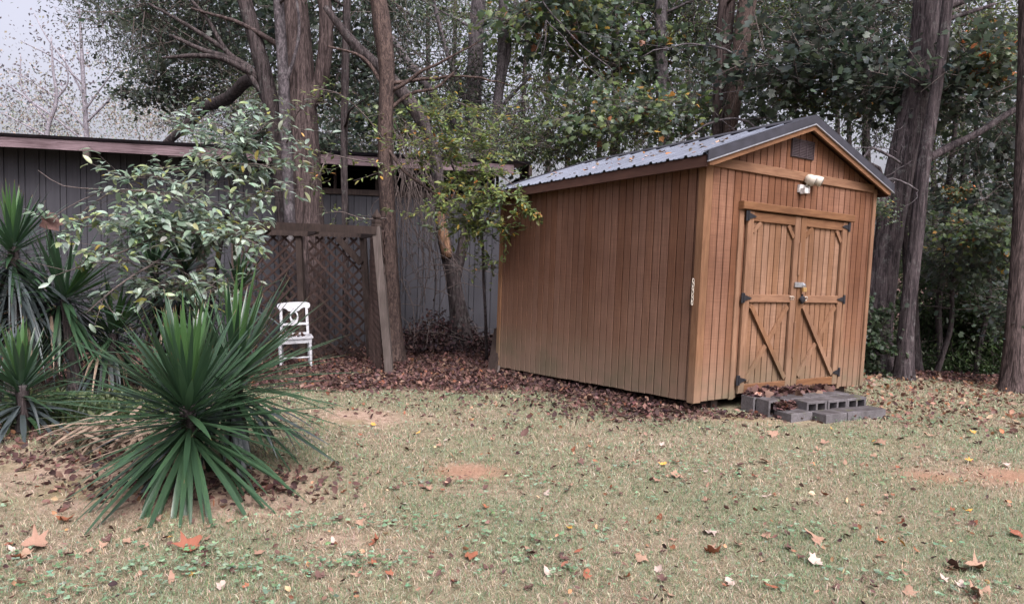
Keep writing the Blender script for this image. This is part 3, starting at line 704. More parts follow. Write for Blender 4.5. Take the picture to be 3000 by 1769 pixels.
# splat with an oval hole
m = MB(); nseg = 24; ov = []; outl = []
for k in range(nseg):
    a = 2 * math.pi * k / nseg; ov.append((.040 * math.cos(a), .725 + .058 * math.sin(a)))
    ox = .060 * math.cos(a); oz = .715 + .095 * math.sin(a)
    if abs(math.sin(a)) > .75: ox = math.copysign(.048, math.cos(a)) if abs(math.cos(a)) > .01 else 0; oz = .715 + math.copysign(.098, math.sin(a))
    outl.append((ox, oz))
for dy in (-.009, .009):
    m.v += [tuple(backpt(x, z) + Vector((0, dy, 0))) for x, z in ov] + [tuple(backpt(x, z) + Vector((0, dy, 0))) for x, z in outl]
n2 = 2 * nseg
for k in range(nseg):
    k2 = (k + 1) % nseg
    m.f += [(k, k2, nseg + k2, nseg + k), (n2 + k2, n2 + k, n2 + nseg + k, n2 + nseg + k2), (k2, k, n2 + k, n2 + k2), (nseg + k, nseg + k2, n2 + nseg + k2, n2 + nseg + k)]
m.m = [0] * len(m.f); cb('splat', m)
cb('splat_base', MB().prism([backpt(x, z) + Vector((0, -.008, 0)) for x, z in ((-.036, .625), (.036, .625), (.044, .64), (.040, .655), (-.040, .655), (-.044, .64))], (0, .016, 0)))

# ------------------------------------------------------------------ foliage tools
def unit(v): return v / np.maximum(np.linalg.norm(v, axis=-1, keepdims=True), 1e-9)
def tmpl(kind):
    """leaf outline: verts (x across, y along, z up) and faces"""
    if kind == 'diamond':
        return np.array([(0, 0, 0), (.30, .45, .05), (0, 1, -.05), (-.30, .45, .05)]), [np.array([(0, 1, 2, 3)])]
    if kind == 'oval':
        V = np.array([(0, 0, 0), (.17, .28, .05), (.19, .62, .04), (0, 1, -.08), (-.19, .62, .04), (-.17, .28, .05)]); return V, [np.array([(0, 1, 2, 3), (0, 3, 4, 5)])]
    if kind == 'lobed':
        r = [(0, .0), (.16, .10), (.42, .02), (.36, .28), (.55, .52), (.28, .54), (.20, .80), (0, 1.0)]
        o = r + [(-x, y) for x, y in r[-2:0:-1]]
        V = np.array([(0, .38, .03)] + [(x, y, -.18 * abs(x) - .06 * y) for x, y in o]); n = len(o)
        return V, [np.array([(0, 1 + k, 1 + (k + 1) % n) for k in range(n)])]
    if kind == 'star':     # cheap lobed leaf
        o = [(0, 0), (.40, .08), (.24, .36), (.46, .62), (0, 1), (-.46, .62), (-.24, .36), (-.40, .08)]
        V = np.array([(x, y, -.15 * abs(x)) for x, y in o]); return V, [np.array([(0, 1, 2, 6), (0, 6, 7, 7)])[:1], np.array([(0, 6, 7), (2, 3, 4), (4, 5, 6), (2, 4, 6)])]
def leaves_np(P, D, Nn, size, colr, kind):
    """place n leaf outlines; returns V, faces, col"""
    T, fs = tmpl(kind); n = len(P); m = len(T)
    D = unit(D); Nn = unit(Nn - D * (Nn * D).sum(1, keepdims=True)); X = np.cross(D, Nn)
    V = P[:, None, :] + size[:, None, None] * (T[None, :, 0:1] * X[:, None, :] + T[None, :, 1:2] * D[:, None, :] + T[None, :, 2:3] * Nn[:, None, :])
    faces = [(f[None] + (np.arange(n) * m)[:, None, None]).reshape(-1, f.shape[1]) for f in fs]
    return V.reshape(-1, 3), faces, np.repeat(colr, m, 0)
def tubes_np(A, B, ra, rb, sides=3):
    """straight tapered twigs A->B"""
    d = unit(B - A); ref = np.where(np.abs(d[:, 2:3]) < .9, np.array([[0, 0, 1.]]), np.array([[1., 0, 0]])); e = unit(np.cross(d, ref)); g_ = np.cross(d, e); V = []
    for base, r in ((A, ra), (B, rb)):
        for k in range(sides):
            a = 2 * math.pi * k / sides; V.append(base + (e * math.cos(a) + g_ * math.sin(a)) * r[:, None])
    V = np.stack(V, 1); n = len(A); o = (np.arange(n) * 2 * sides)[:, None]
    f = np.concatenate([o + np.array([[k, (k + 1) % sides, sides + (k + 1) % sides, sides + k]]) for k in range(sides)])
    return V.reshape(-1, 3), f
def join_np(parts):
    """parts: list of (V, [faces], col, midx) -> merged"""
    V = []; F_ = {}; C = []; off = 0
    fl = []; mi = []
    for v, fs, c, m in parts:
        V.append(v); C.append(c)
        for f in fs: fl.append(f + off); mi.append(np.full(len(f), m))
        off += len(v)
    return np.concatenate(V), fl, np.concatenate(C), np.concatenate(mi)
def palette(n, cols, wts, jit=.18, rng=RNG):
    idx = rng.choice(len(cols), n, p=np.array(wts) / sum(wts)); c = np.array(cols)[idx]
    return np.clip(c * (1 + jit * rng.normal(size=(n, 1))) * (1 + .06 * rng.normal(size=(n, 3))), .004, 1)
def clump(name, nleaf, R, flat, lsize, kind, cols, wts, nspray, mat='leaf', droop=.3, seed=1, core=.25):
    rng = np.random.default_rng(seed)
    E = unit(rng.normal(size=(nspray, 3))) * (rng.uniform(core, 1, size=(nspray, 1)) ** .5) * np.array([R, R, R * flat])
    St = E * rng.uniform(.0, .45, size=(nspray, 1)) + rng.normal(size=(nspray, 3)) * R * .08
    per = nleaf // nspray; t = rng.uniform(.15, 1.05, size=(nspray, per, 1)); sprd = R * .20
    P = St[:, None] * (1 - t) + E[:, None] * t + rng.normal(size=(nspray, per, 3)) * np.array([sprd, sprd, sprd * .38]) * (.5 + .6 * t)
    outd = unit(E - St)[:, None] + rng.normal(size=(nspray, per, 3)) * .75; outd[..., 2] -= droop
    Nn = np.array([0, 0, 1.]) + rng.normal(size=(nspray, per, 3)) * .42
    n = nspray * per; P = P.reshape(-1, 3)
    sz = lsize * rng.uniform(.6, 1.3, n)
    cl = palette(n, cols, wts, rng=rng) * np.repeat(rng.uniform(.75, 1.2, nspray), per)[:, None]
    V, fs, c = leaves_np(P, outd.reshape(-1, 3), Nn.reshape(-1, 3), sz, cl, kind)
    tv, tf = tubes_np(St, E, np.full(nspray, .012 * R / 1.5), np.full(nspray, .004))
    k3 = rng.integers(0, nspray, nspray * 3); tt = rng.uniform(.3, .9, (len(k3), 1)); A = St[k3] * (1 - tt) + E[k3] * tt; Bq = A + rng.normal(size=A.shape) * R * .22
    tv2, tf2 = tubes_np(A, Bq, np.full(len(A), .006), np.full(len(A), .002))
    V, fl, C, mi = join_np([(V, fs, c, 0), (tv, [tf], np.zeros((len(tv), 3)), 1), (tv2, [tf2], np.zeros((len(tv2), 3)), 1)])
    return np_mesh(name, V, fl, [M[mat], M['twig']], C, False, mi)
GREENS = [(.07, .11, .05), (.10, .14, .062), (.135, .175, .06), (.07, .10, .07), (.10, .135, .105)]
CL = {}
CL['maple1'] = clump('maple_clump', 900, 1.45, .7, .125, 'lobed', GREENS + [(.34, .20, .05), (.30, .15, .06)], [3, 4, 2, 3, 4, .35, .25], 34, seed=11)
CL['maple2'] = clump('maple_clump', 800, 1.5, .65, .13, 'lobed', GREENS + [(.34, .22, .05), (.30, .13, .06)], [3, 3, 2.5, 3, 3, .5, .2], 30, seed=12)
CL['fine1'] = clump('fine_clump', 2500, 1.5, .75, .07, 'oval', GREENS + [(.15, .17, .04)], [4, 4, 3, 3, 2, 1], 46, seed=13)
CL['fine2'] = clump('fine_clump', 2300, 1.6, .7, .072, 'oval', GREENS + [(.16, .18, .04)], [4, 3, 4, 3, 1, 2], 40, seed=14)
CL['dark1'] = clump('dark_clump', 2900, 1.6, .75, .075, 'oval', [(.045, .062, .04), (.058, .078, .046), (.068, .088, .06), (.055, .07, .065)], [3, 3, 2, 2], 44, seed=15)
CL['dark2'] = clump('dark_clump', 1150, 1.5, .7, .12, 'star', [(.048, .068, .046), (.062, .084, .055), (.075, .098, .075), (.06, .08, .075)], [3, 3, 2, 2], 34, seed=16)
CL['far1'] = clump('far_clump', 5200, 2.6, .85, .12, 'diamond', GREENS, [4, 4, 3, 3, 2], 60, seed=17)
CL['far2'] = clump('far_clump', 4600, 2.6, .9, .12, 'diamond', GREENS + [(.2, .16, .05)], [4, 3, 4, 3, 2, 1], 52, seed=18)
CL['pale'] = clump('pale_clump', 3600, 2.4, .9, .12, 'diamond', [(.20, .23, .16), (.26, .24, .17), (.30, .22, .15), (.17, .22, .17)], [4, 3, 2, 3], 44, seed=19)
CL['orange'] = clump('orange_clump', 420, .7, .6, .12, 'lobed', [(.36, .14, .05), (.38, .23, .07), (.10, .13, .07), (.08, .11, .06)], [1, 1, 4, 4], 14, seed=20)
CL['ivy'] = clump('ivy_clump', 900, .55, 1.6, .08, 'star', [(.03, .05, .028), (.045, .07, .035), (.06, .085, .045)], [3, 3, 1], 20, seed=21)
CL['under'] = clump('understory_clump', 2600, 1.15, .6, .085, 'oval', [(.04, .07, .03), (.055, .09, .035), (.07, .11, .04)], [3, 3, 2], 36, seed=22)

def smooth_path(pts, rad, n):
    pts = np.array([tuple(p) for p in pts], float); rad = np.array(rad, float)
    s = np.concatenate([[0], np.cumsum(np.linalg.norm(np.diff(pts, axis=0), axis=1))]); t = np.linspace(0, s[-1], n)
    # Catmull-Rom through the points
    m = np.gradient(pts, s, axis=0); o = np.zeros((n, 3))
    i = np.clip(np.searchsorted(s, t, 'right') - 1, 0, len(s) - 2); h = (s[i + 1] - s[i])[:, None]; q = ((t - s[i]) / h[:, 0])[:, None]
    o = (2 * q ** 3 - 3 * q ** 2 + 1) * pts[i] + (q ** 3 - 2 * q ** 2 + q) * h * m[i] + (-2 * q ** 3 + 3 * q ** 2) * pts[i + 1] + (q ** 3 - q ** 2) * h * m[i + 1]
    return o, np.interp(t, s, rad)
def limb(parent, org, pts, rad, mat, name='branch', n=None, sides=10, rough=.06, flare=False, wig=0., lab=None):
    ln = sum((Vector(a) - Vector(b)).length for a, b in zip(pts[:-1], pts[1:]))
    n = n or int(max(8, min(60, ln * 9))); P, R = smooth_path(pts, rad, n)
    if wig: P[1:] += np.cumsum(RNG.normal(size=(n - 1, 3)) * wig, 0)
    if flare:
        z = P[:, 2] - P[0, 2]; R = R * (1 + .55 * np.exp(-z / .22))
    ph = RNG.uniform(0, 6, 4); a = np.linspace(0, 2 * math.pi, sides, endpoint=False)
    rg = 1 + .05 * np.sin(5 * a + ph[0]) + .04 * np.sin(9 * a + ph[1]) + .03 * np.sin(2 * a + ph[2])
    o = MB().tube([Vector(p) - Vector(org) for p in P], list(R), sides, True, 0, rough, rg).build(name, M[mat], parent, None, True)
    if lab: o['label'] = lab
    return o
def tree(name, label, px_pts, Y, mat, group=None, above=None, sides=20, branches=(), cat='tree', flare=True, dY=0., nbr=0, foot=None):
    """trunk along photo pixels (x, y, width px) at distance Y; goes on above the frame"""
    pts = []; rad = []
    for k, (x, y, wp) in enumerate(px_pts):
        yy = Y + dY * k / max(1, len(px_pts) - 1); p = at(x, y, yy); pts.append(p); rad.append(pxm(wp, yy) / 2)
    b = pts[0].copy(); zg = float(gz(b.x, b.y))
    if b.z > zg + .05:
        d = pts[0] - pts[1]; b = Vector((b.x + (d.x / max(.2, abs(d.z))) * (b.z - zg) * .5, b.y, zg)); pts.insert(0, b); rad.insert(0, rad[0] * 1.08)
    pts[0].z = zg - .12
    if above:
        d = (pts[-1] - pts[-2]).normalized(); pts.append(pts[-1] + d * above * .5 + Vector((RNG.normal() * .1, 0, 0))); rad.append(rad[-1] * .8); pts.append(pts[-1] + Vector((d.x, d.y, d.z)) * above * .5); rad.append(rad[-2] * .4)
    org = Vector((pts[0].x, pts[0].y, zg)); t = thing(name, org, label, cat, group)
    limb(t, org, pts, rad, mat, 'trunk', sides=sides, flare=flare, rough=.05)
    for br in branches:
        bp = []; brd = []
        for q in br: bp.append(at(q[0], q[1], q[3] if len(q) > 3 else Y)); brd.append(pxm(q[2], q[3] if len(q) > 3 else Y) / 2)
        limb(t, org, bp, brd, mat, 'branch', sides=8, rough=.1, wig=.004)
    for k in range(nbr):     # thin side branches
        i = RNG.integers(max(1, len(pts) // 2), len(pts)); a = RNG.uniform(.2, .95); p = pts[i - 1].lerp(pts[i], a)
        az = RNG.uniform(0, 6.28); L = RNG.uniform(.8, 2.2); d = Vector((math.cos(az), math.sin(az) * .8, RNG.uniform(-.1, .7)))
        r_ = min(rad[i] * .4, .035)
        limb(t, org, [p, p + d * L * .5 + Vector((0, 0, .05)), p + d * L + Vector((RNG.normal() * .15, RNG.normal() * .15, RNG.normal() * .2))], [r_, r_ * .6, r_ * .2], mat, 'branch', sides=5, rough=.1, wig=.012)
    t['_org'] = tuple(org); return t
def crown(t, x, y, Y, var, s=1., name='crown', rz=None, flat=1.):
    if name == 'crown' and y < 560 and RNG.random() < .62: k_ = RNG.uniform(1.15, 1.45); Y *= k_; s *= (1 + k_) / 2
    o = bpy.data.objects.new(name, CL[var]); link(o, t); p = at(x, y, Y); o.location = p - Vector(t['_org'])
    o.scale = (s, s, s * flat); o.rotation_euler = (RNG.normal() * .15, RNG.normal() * .15, RNG.uniform(0, 6.28) if rz is None else rz); return o

# ------------------------------------------------------------------ trees: the ones with a look of their own
T = {}
T['big'] = tree('tree', 'thick tree with furrowed bark rising right behind the lattice arbor', [(905, 1010, 100), (895, 620, 94), (884, 400, 88), (868, 150, 84), (852, 0, 84)], 11.8, 'bark', above=4.5, sides=28,
    branches=[[(890, 330, 48), (930, 265, 42), (955, 160, 42), (962, 60, 40), (940, -60, 36)], [(880, 180, 22), (800, 120, 16), (690, 60, 10), (560, 20, 6)]])
T['slim'] = tree('tree', 'slim pale stem growing tight against the thick furrowed trunk', [(872, 1010, 30), (852, 700, 32), (838, 420, 33), (826, 160, 32), (815, 0, 30)], 11.35, 'bark_grey', above=3, sides=12, nbr=2,
    branches=[[(835, 250, 14), (865, 170, 10), (880, 80, 8), (870, -20, 6)]])
T['lean'] = tree('tree', 'leaning grey tree with a long low limb reaching over the outbuilding roof', [(848, 1010, 44), (834, 620, 46), (800, 330, 44), (752, 130, 40), (716, 0, 38)], 11.9, 'bark_dark', above=3.5, sides=16,
    branches=[[(800, 330, 30, 11.9), (745, 232, 34, 12.6), (670, 290, 34, 13.4), (600, 320, 30, 14), (540, 380, 24, 14.4), (470, 440, 20, 14.6)], [(770, 230, 22), (700, 180, 18), (600, 150, 14), (500, 105, 8)], [(740, 215, 24), (640, 170, 16), (560, 165, 12), (480, 172, 6)], [(770, 240, 18), (680, 165, 14), (600, 40, 10), (540, -30, 8)], [(790, 300, 20), (700, 180, 14), (590, 95, 12), (440, 10, 6)]])
T['mid'] = tree('tree', 'straight scaly barked tree beside the leaning arbor post', [(1160, 1080, 54), (1150, 900, 46), (1137, 650, 45), (1128, 400, 42), (1133, 200, 44), (1120, 80, 52), (1098, -60, 42)], 10.25, 'bark_warm', above=3.5, sides=20, nbr=2,
    branches=[[(1125, 420, 10), (1180, 500, 9, 10.0), (1260, 560, 8, 9.7), (1330, 600, 6, 9.5)], [(1128, 260, 12), (1060, 170, 9), (960, 140, 6)], [(1130, 330, 12), (1210, 270, 10), (1270, 260, 8), (1330, 210, 6)]])
T['fork'] = tree('tree', 'forked tree with a strip of bare orange wood behind the brush pile', [(1350, 965, 62), (1335, 860, 46), (1322, 790, 46), (1300, 690, 38), (1286, 560, 36), (1268, 430, 36), (1215, 320, 40), (1160, 250, 40)], 11.2, 'bark_dark', above=1.5, sides=18,
    branches=[[(1328, 830, 36), (1345, 770, 32), (1362, 700, 30), (1375, 620, 22), (1400, 520, 16), (1440, 420, 10)]])
o_ = Vector(T['fork']['_org'])
limb(T['fork'], o_, [at(1311, 755, 11.09), at(1298, 690, 11.09), at(1290, 620, 11.1)], [.075, .085, .05], 'bark_bare', 'bare_wood', sides=10)
T['thin'] = tree('tree', 'thin dark sapling between the thick trunk and the scaly tree', [(1012, 1010, 17), (1012, 700, 18), (1008, 430, 20), (1012, 200, 22), (1016, 0, 22)], 11.7, 'bark_dark', above=2.5, sides=10, nbr=3)
T['pairL'] = tree('tree', 'pale furrowed tree standing behind the yellow leaved branches', [(1385, 470, 48), (1388, 300, 46), (1395, 120, 44), (1402, 0, 42)], 15.2, 'bark_grey', above=4, sides=16, nbr=3,
    branches=[[(1360, 400, 26), (1290, 300, 24), (1220, 210, 22), (1150, 110, 18)], [(1385, 330, 20), (1330, 210, 16), (1290, 90, 12), (1265, -20, 10)]])
T['pairR'] = tree('tree', 'slender tree with a black curving limb next to the pale furrowed tree', [(1440, 470, 30), (1455, 330, 29), (1468, 200, 28), (1475, 0, 26)], 14.2, 'bark_grey', above=4, sides=12, nbr=3,
    branches=[[(1470, 250, 14), (1490, 150, 13), (1488, 70, 12), (1510, 0, 10)], [(1455, 330, 13), (1500, 280, 10), (1560, 220, 7)]])
T['b1'] = tree('tree', 'narrow tree rising from behind the shed eave with mottled grey bark', [(1802, 460, 28), (1804, 330, 26), (1806, 180, 25), (1800, 0, 23)], 15.5, 'bark_dark', above=4, sides=12, nbr=4)
T['b2'] = tree('tree', 'straight pale barked tree just left of the shed ridge', [(1948, 440, 35), (1940, 280, 35), (1936, 130, 34), (1938, 0, 33)], 14.5, 'bark_grey', above=4.5, sides=14, nbr=3)
T['b3'] = tree('tree', 'greyish half of the twin trunks behind the shed ridge', [(2105, 360, 38), (2112, 220, 42), (2122, 100, 46), (2130, 0, 48)], 13.6, 'bark', above=4.5, sides=16, nbr=2)
T['b4'] = tree('tree', 'reddish scaly half of the twin trunks behind the shed ridge', [(2140, 360, 40), (2158, 220, 46), (2175, 100, 48), (2190, 0, 50)], 13.3, 'bark_warm', above=4.5, sides=16, nbr=2)
T['oak'] = tree('oak_tree', 'thickest oak trunk with ivy at its foot beside the shed corner', [(2552, 1118, 100), (2570, 950, 76), (2598, 720, 72), (2634, 500, 74), (2688, 250, 70), (2716, 0, 72)], 10.4, 'bark_oak', above=4, sides=30,
    branches=[[(2600, 560, 22, 10.2), (2560, 640, 18, 9.9), (2570, 500, 14, 9.8), (2530, 480, 8, 9.7)], [(2710, 60, 30), (2770, 20, 24), (2850, -10, 18)]])
T['oak2'] = tree('tree', 'straight dark trunk with a long rising limb beside the ivy foot oak', [(2645, 1126, 50), (2660, 900, 40), (2684, 700, 38), (2708, 460, 36), (2738, 290, 30), (2772, 40, 28)], 9.9, 'bark_oak', above=3.5, sides=20,
    branches=[[(2712, 470, 26), (2790, 430, 22), (2870, 390, 20), (2960, 330, 18), (3060, 290, 14)], [(2765, 60, 16), (2840, 40, 12), (2920, 10, 8)]])
T['oak3'] = tree('tree', 'shadowed trunk half hidden between the ivy foot oak and the dark trunk', [(2676, 1122, 44), (2668, 880, 38), (2664, 650, 40), (2684, 380, 50), (2700, 150, 50)], 11.3, 'bark_dark', above=4, sides=16)
T['edge'] = tree('tree', 'ridged trunk with a split foot at the lawn edge far from the shed', [(2962, 1162, 62), (2972, 960, 46), (2984, 760, 42), (2994, 500, 38), (3002, 200, 36), (3004, 0, 34)], 9.2, 'bark', above=3.5, sides=20,
    branches=[[(2990, 1165, 30), (3002, 1060, 26), (3010, 900, 16)]], nbr=2)
for lab, pts, Y in (('crooked dark sapling in the undergrowth nearest the dark trunk', [(2742, 1135, 18), (2752, 1020, 17), (2748, 900, 19), (2768, 760, 16), (2772, 600, 16), (2795, 400, 14)], 12.4),
                    ('curved brown sapling bending over in the shaded undergrowth', [(2735, 1130, 15), (2762, 1040, 15), (2786, 960, 14), (2790, 850, 12), (2810, 700, 10)], 11.6),
                    ('slender upright sapling in the middle of the undergrowth', [(2808, 1140, 14), (2818, 1000, 14), (2822, 850, 12), (2850, 650, 12), (2860, 400, 12)], 12.8),
                    ('forked sapling in the undergrowth next to the split foot trunk', [(2850, 1145, 14), (2870, 1020, 14), (2895, 900, 15), (2900, 760, 14), (2930, 600, 10)], 12.0)):
    T[lab] = tree('sapling', lab, pts, Y, 'bark_dark', above=1.5, sides=8, nbr=4)
T['pole'] = tree('tree', 'dark straight trunk glimpsed between the shed gable and the oak', [(2545, 620, 24), (2540, 500, 24), (2538, 380, 22), (2545, 200, 20), (2560, 0, 18)], 15, 'bark_dark', above=3, sides=10, nbr=3)
T['palea'] = tree('tree', 'pale slender tree with few leaves beyond the outbuilding roof', [(258, 470, 14), (250, 330, 13), (242, 200, 11), (236, 80, 7), (232, 20, 4)], 24, 'bark_pale', sides=8, flare=False,
    branches=[[(250, 290, 6), (200, 200, 5), (130, 100, 3), (100, 40, 2)], [(246, 250, 6), (170, 180, 4), (60, 120, 2)], [(254, 380, 6), (170, 290, 5), (80, 230, 3), (20, 200, 2)], [(240, 200, 5), (210, 110, 3), (160, 20, 2)], [(252, 320, 6), (310, 240, 4), (350, 190, 3)], [(254, 360, 6), (330, 280, 5), (400, 210, 3)], [(256, 420, 6), (140, 330, 5), (20, 250, 3)]])
T['paleb'] = tree('tree', 'small bare crooked tree beside the pale slender one', [(135, 450, 13), (142, 370, 12), (165, 300, 10), (155, 200, 7), (150, 110, 4)], 22, 'bark_pale', sides=8, flare=False,
    branches=[[(145, 360, 7), (90, 300, 5), (20, 250, 3)], [(150, 340, 6), (70, 270, 4), (60, 160, 3)], [(140, 400, 6), (60, 360, 4), (0, 330, 3)], [(160, 300, 6), (200, 240, 4), (190, 170, 3)]])

for tk, Yb, pts in (('b3', 12.4, [(2200, 190, 7), (2110, 150, 6), (2010, 138, 5), (1930, 150, 4), (1885, 175, 3)]), ('b3', 12.2, [(2240, 400, 8), (2180, 350, 8), (2110, 348, 7), (2040, 380, 6), (1980, 425, 5)]), ('b1', 12.6, [(1590, 5, 5), (1660, 90, 5), (1730, 160, 4), (1800, 215, 3)]), ('b1', 12.5, [(1600, 60, 4), (1680, 140, 4), (1740, 205, 3), (1770, 230, 2)]),
                    ('b4', 12.2, [(2210, 60, 5), (2300, 50, 4), (2390, 130, 4), (2440, 140, 2)]), ('b4', 12.0, [(2220, 170, 5), (2310, 230, 4), (2400, 250, 3)]), ('oak', 9.7, [(2690, 560, 6), (2620, 530, 6), (2560, 545, 5), (2520, 520, 3)]), ('oak', 9.6, [(2640, 480, 8), (2560, 430, 9), (2520, 470, 5)]), ('pairL', 12.8, [(1380, 420, 7), (1480, 330, 6), (1560, 300, 4), (1640, 250, 3)])):
    o2 = Vector(T[tk]['_org']); limb(T[tk], o2, [at(x, y, Yb) for x, y, q in pts], [pxm(q, Yb) / 2 for x, y, q in pts], 'bark_grey', 'branch', sides=6, wig=.012)
    for _ in range(5):
        k = RNG.integers(0, len(pts) - 1); x, y, q = pts[k]; dx, dy = RNG.normal() * 90, RNG.normal() * 60 + 20
        limb(T[tk], o2, [at(x, y, Yb), at(x + dx * .5, y + dy * .6, Yb - .1), at(x + dx, y + dy, Yb - .1)], [.007, .005, .003], 'bark_grey', 'twig', n=10, sides=4, wig=.012)
# crowns
def sp_leaf(t, x, y, Y, n, sprd, lsize, cols, wts, kind='diamond'):
    P = np.array([tuple(at(x + RNG.normal() * sprd[0], y + RNG.normal() * sprd[1], Y + RNG.normal() * .8)) for _ in range(n)]) - np.array(t['_org'])
    V, fs, c = leaves_np(P, RNG.normal(size=(n, 3)) + np.array([0, 0, -.6]), RNG.normal(size=(n, 3)), lsize * RNG.uniform(.6, 1.2, n), palette(n, cols, wts), kind)
    o = link(bpy.data.objects.new('crown', np_mesh('crown', V, fs, [M['leaf']], c)), t); o['kind'] = 'stuff'
sp_leaf(T['palea'], 170, 190, 24, 900, (110, 110), .11, [(.16, .15, .17), (.22, .20, .2), (.25, .24, .18)], [3, 2, 1])  # lavender grey leaves on both trees: haze and flare put into the colour
sp_leaf(T['paleb'], 120, 300, 22, 420, (70, 80), .10, [(.16, .15, .17), (.22, .20, .2), (.26, .2, .15)], [3, 2, 1])
# dark oak-like foliage over the outbuilding (left)
for x, y, Y, var, s in ((420, 20, 14.5, 'dark1', 1.05), (330, -60, 15, 'dark1', 1.1), (560, 60, 14, 'dark2', 1.1), (640, -40, 13.5, 'dark1', 1.2), (480, 170, 15, 'dark1', .85), (600, 210, 14.5, 'dark2', 1.), (440, 265, 15.5, 'dark2', .75), (690, 250, 15, 'dark1', .9), (560, 320, 15.5, 'dark1', .7), (760, 60, 14.5, 'dark2', 1.2), (780, 300, 15, 'fine1', .8), (330, 80, 16, 'dark1', .8), (650, 130, 16, 'dark2', 1.1)):
    crown(T['lean'], x, y, Y, var, s)
for x, y, Y, var, s in ((960, 40, 14, 'dark2', 1.15), (1010, 200, 14.2, 'dark2', 1.05), (940, 290, 14.6, 'maple1', .8), (1080, 320, 14, 'dark2', .8), (860, 160, 15, 'dark1', 1.1), (960, 410, 16.5, 'dark2', .9), (1050, 420, 16, 'dark1', .9), (730, 400, 18, 'dark1', .9), (840, 400, 18, 'dark2', .9)): crown(T['big'], x, y, Y, var, s)
for x, y, Y, var, s in ((1190, 20, 14, 'fine1', 1.1), (1090, -40, 13, 'dark1', 1.1), (1230, 160, 14.5, 'dark1', 1.), (1180, 340, 14, 'maple2', .8), (1240, 430, 13.5, 'fine2', .75)): crown(T['mid'], x, y, Y, var, s)
for x, y, Y, var, s in ((1330, 60, 15.5, 'fine1', 1.1), (1310, 240, 15, 'dark1', 1.), (1400, 330, 14.6, 'fine1', .9), (1500, 90, 15, 'fine2', 1.1), (1290, 360, 14, 'fine2', .8), (1480, 420, 13, 'fine1', .8)): crown(T['pairL'], x, y, Y, var, s)
for x, y, Y, var, s in ((1560, 250, 13.5, 'fine2', 1.), (1580, 30, 14, 'maple2', 1.1), (1620, 390, 13.5, 'fine1', .95), (1540, 440, 12.6, 'maple1', .7)): crown(T['pairR'], x, y, Y, var, s)
for x, y, Y, var, s in ((1720, 120, 13, 'maple1', 1.1), (1740, 320, 13, 'maple2', .95), (1690, -20, 13.5, 'maple2', 1.1), (1680, 420, 14, 'fine2', .9)): crown(T['b1'], x, y, Y, var, s)
for x, y, Y, var, s in ((1890, 180, 12.8, 'maple2', 1.05), (1880, 20, 13.5, 'maple1', 1.15), (1920, 330, 12.5, 'maple1', .85), (1840, 380, 14.5, 'fine1', 1.), (2000, 60, 15, 'fine1', 1.1), (2040, 220, 14.8, 'fine2', 1.)): crown(T['b2'], x, y, Y, var, s)
for x, y, Y, var, s in ((2090, 260, 15, 'dark1', .9), (2220, 60, 14.5, 'fine2', 1.), (2080, 20, 15.5, 'dark1', 1.2), (2050, 330, 13, 'maple2', .6)): crown(T['b3'], x, y, Y, var, s)
for x, y, Y, var, s in ((2300, 190, 12.6, 'dark2', 1.15), (2280, 20, 13.5, 'dark2', 1.1), (2420, 110, 13.5, 'dark1', 1.), (2260, 310, 13, 'dark2', .9), (2400, 280, 12.8, 'maple1', .7)): crown(T['b4'], x, y, Y, var, s)
for x, y, Y, var, s in ((2560, 190, 9.6, 'dark2', .85), (2640, 270, 9.4, 'dark2', .6), (2520, 30, 12.6, 'dark1', 1.1), (2600, 0, 13.5, 'fine1', 1.1), (2550, 340, 14, 'dark1', .7), (2770, 150, 12, 'dark1', .9)): crown(T['oak'], x, y, Y, var, s)
crown(T['oak2'], 2810, 560, 9.6, 'orange', .3); crown(T['oak'], 2545, 950, 10.0, 'ivy', .75, 'ivy'); crown(T['oak'], 2560, 1040, 10.0, 'ivy', .6, 'ivy'); crown(T['oak'], 2556, 610, 9.7, 'maple1', .26)
for x, y, Y, var, s in ((2800, 260, 10.5, 'dark2', .9), (2900, 220, 12, 'fine1', 1.), (2820, 60, 12.5, 'fine2', 1.1), (2930, 420, 12.2, 'dark2', .9), (2800, 560, 14, 'fine1', 1.05), (2780, 380, 15, 'fine2', .9)): crown(T['oak2'], x, y, Y, var, s)
for x, y, Y, var, s in ((2960, 100, 10, 'orange', 1.1), (2880, 190, 10.2, 'orange', .8), (2930, 560, 11, 'dark2', .8), (2870, 680, 10.2, 'maple1', .6), (2950, 720, 10.4, 'maple2', .6), (2990, 330, 11.5, 'dark1', 1.), (3000, 900, 9.6, 'dark2', .55), (2850, 760, 11.4, 'dark2', .7)): crown(T['edge'], x, y, Y, var, s)
saps = [t for k, t in T.items() if 'sapling' in k and k != 'thin' and not k.startswith('thin')]
for k, (x, y, Y, var, s) in enumerate(((2740, 820, 13, 'under', .9), (2790, 960, 12.8, 'under', 1.), (2880, 900, 12.6, 'under', 1.), (2720, 950, 13.4, 'under', .9), (2860, 1040, 12.4, 'under', .9), (2760, 1060, 13, 'under', .9), (2930, 1000, 12.8, 'under', 1.), (2960, 840, 13.4, 'under', 1.), (2800, 780, 14.5, 'fine1', 1.), (2700, 720, 15, 'fine2', .9), (2930, 1100, 12, 'under', .7), (2700, 1080, 12.6, 'under', .7), (2820, 1110, 12.6, 'under', .7), (3060, 960, 12, 'under', 1.), (3060, 1080, 11.5, 'under', .9))):
    crown(saps[k % 4], x, y, Y, var, s, flat=1.1)
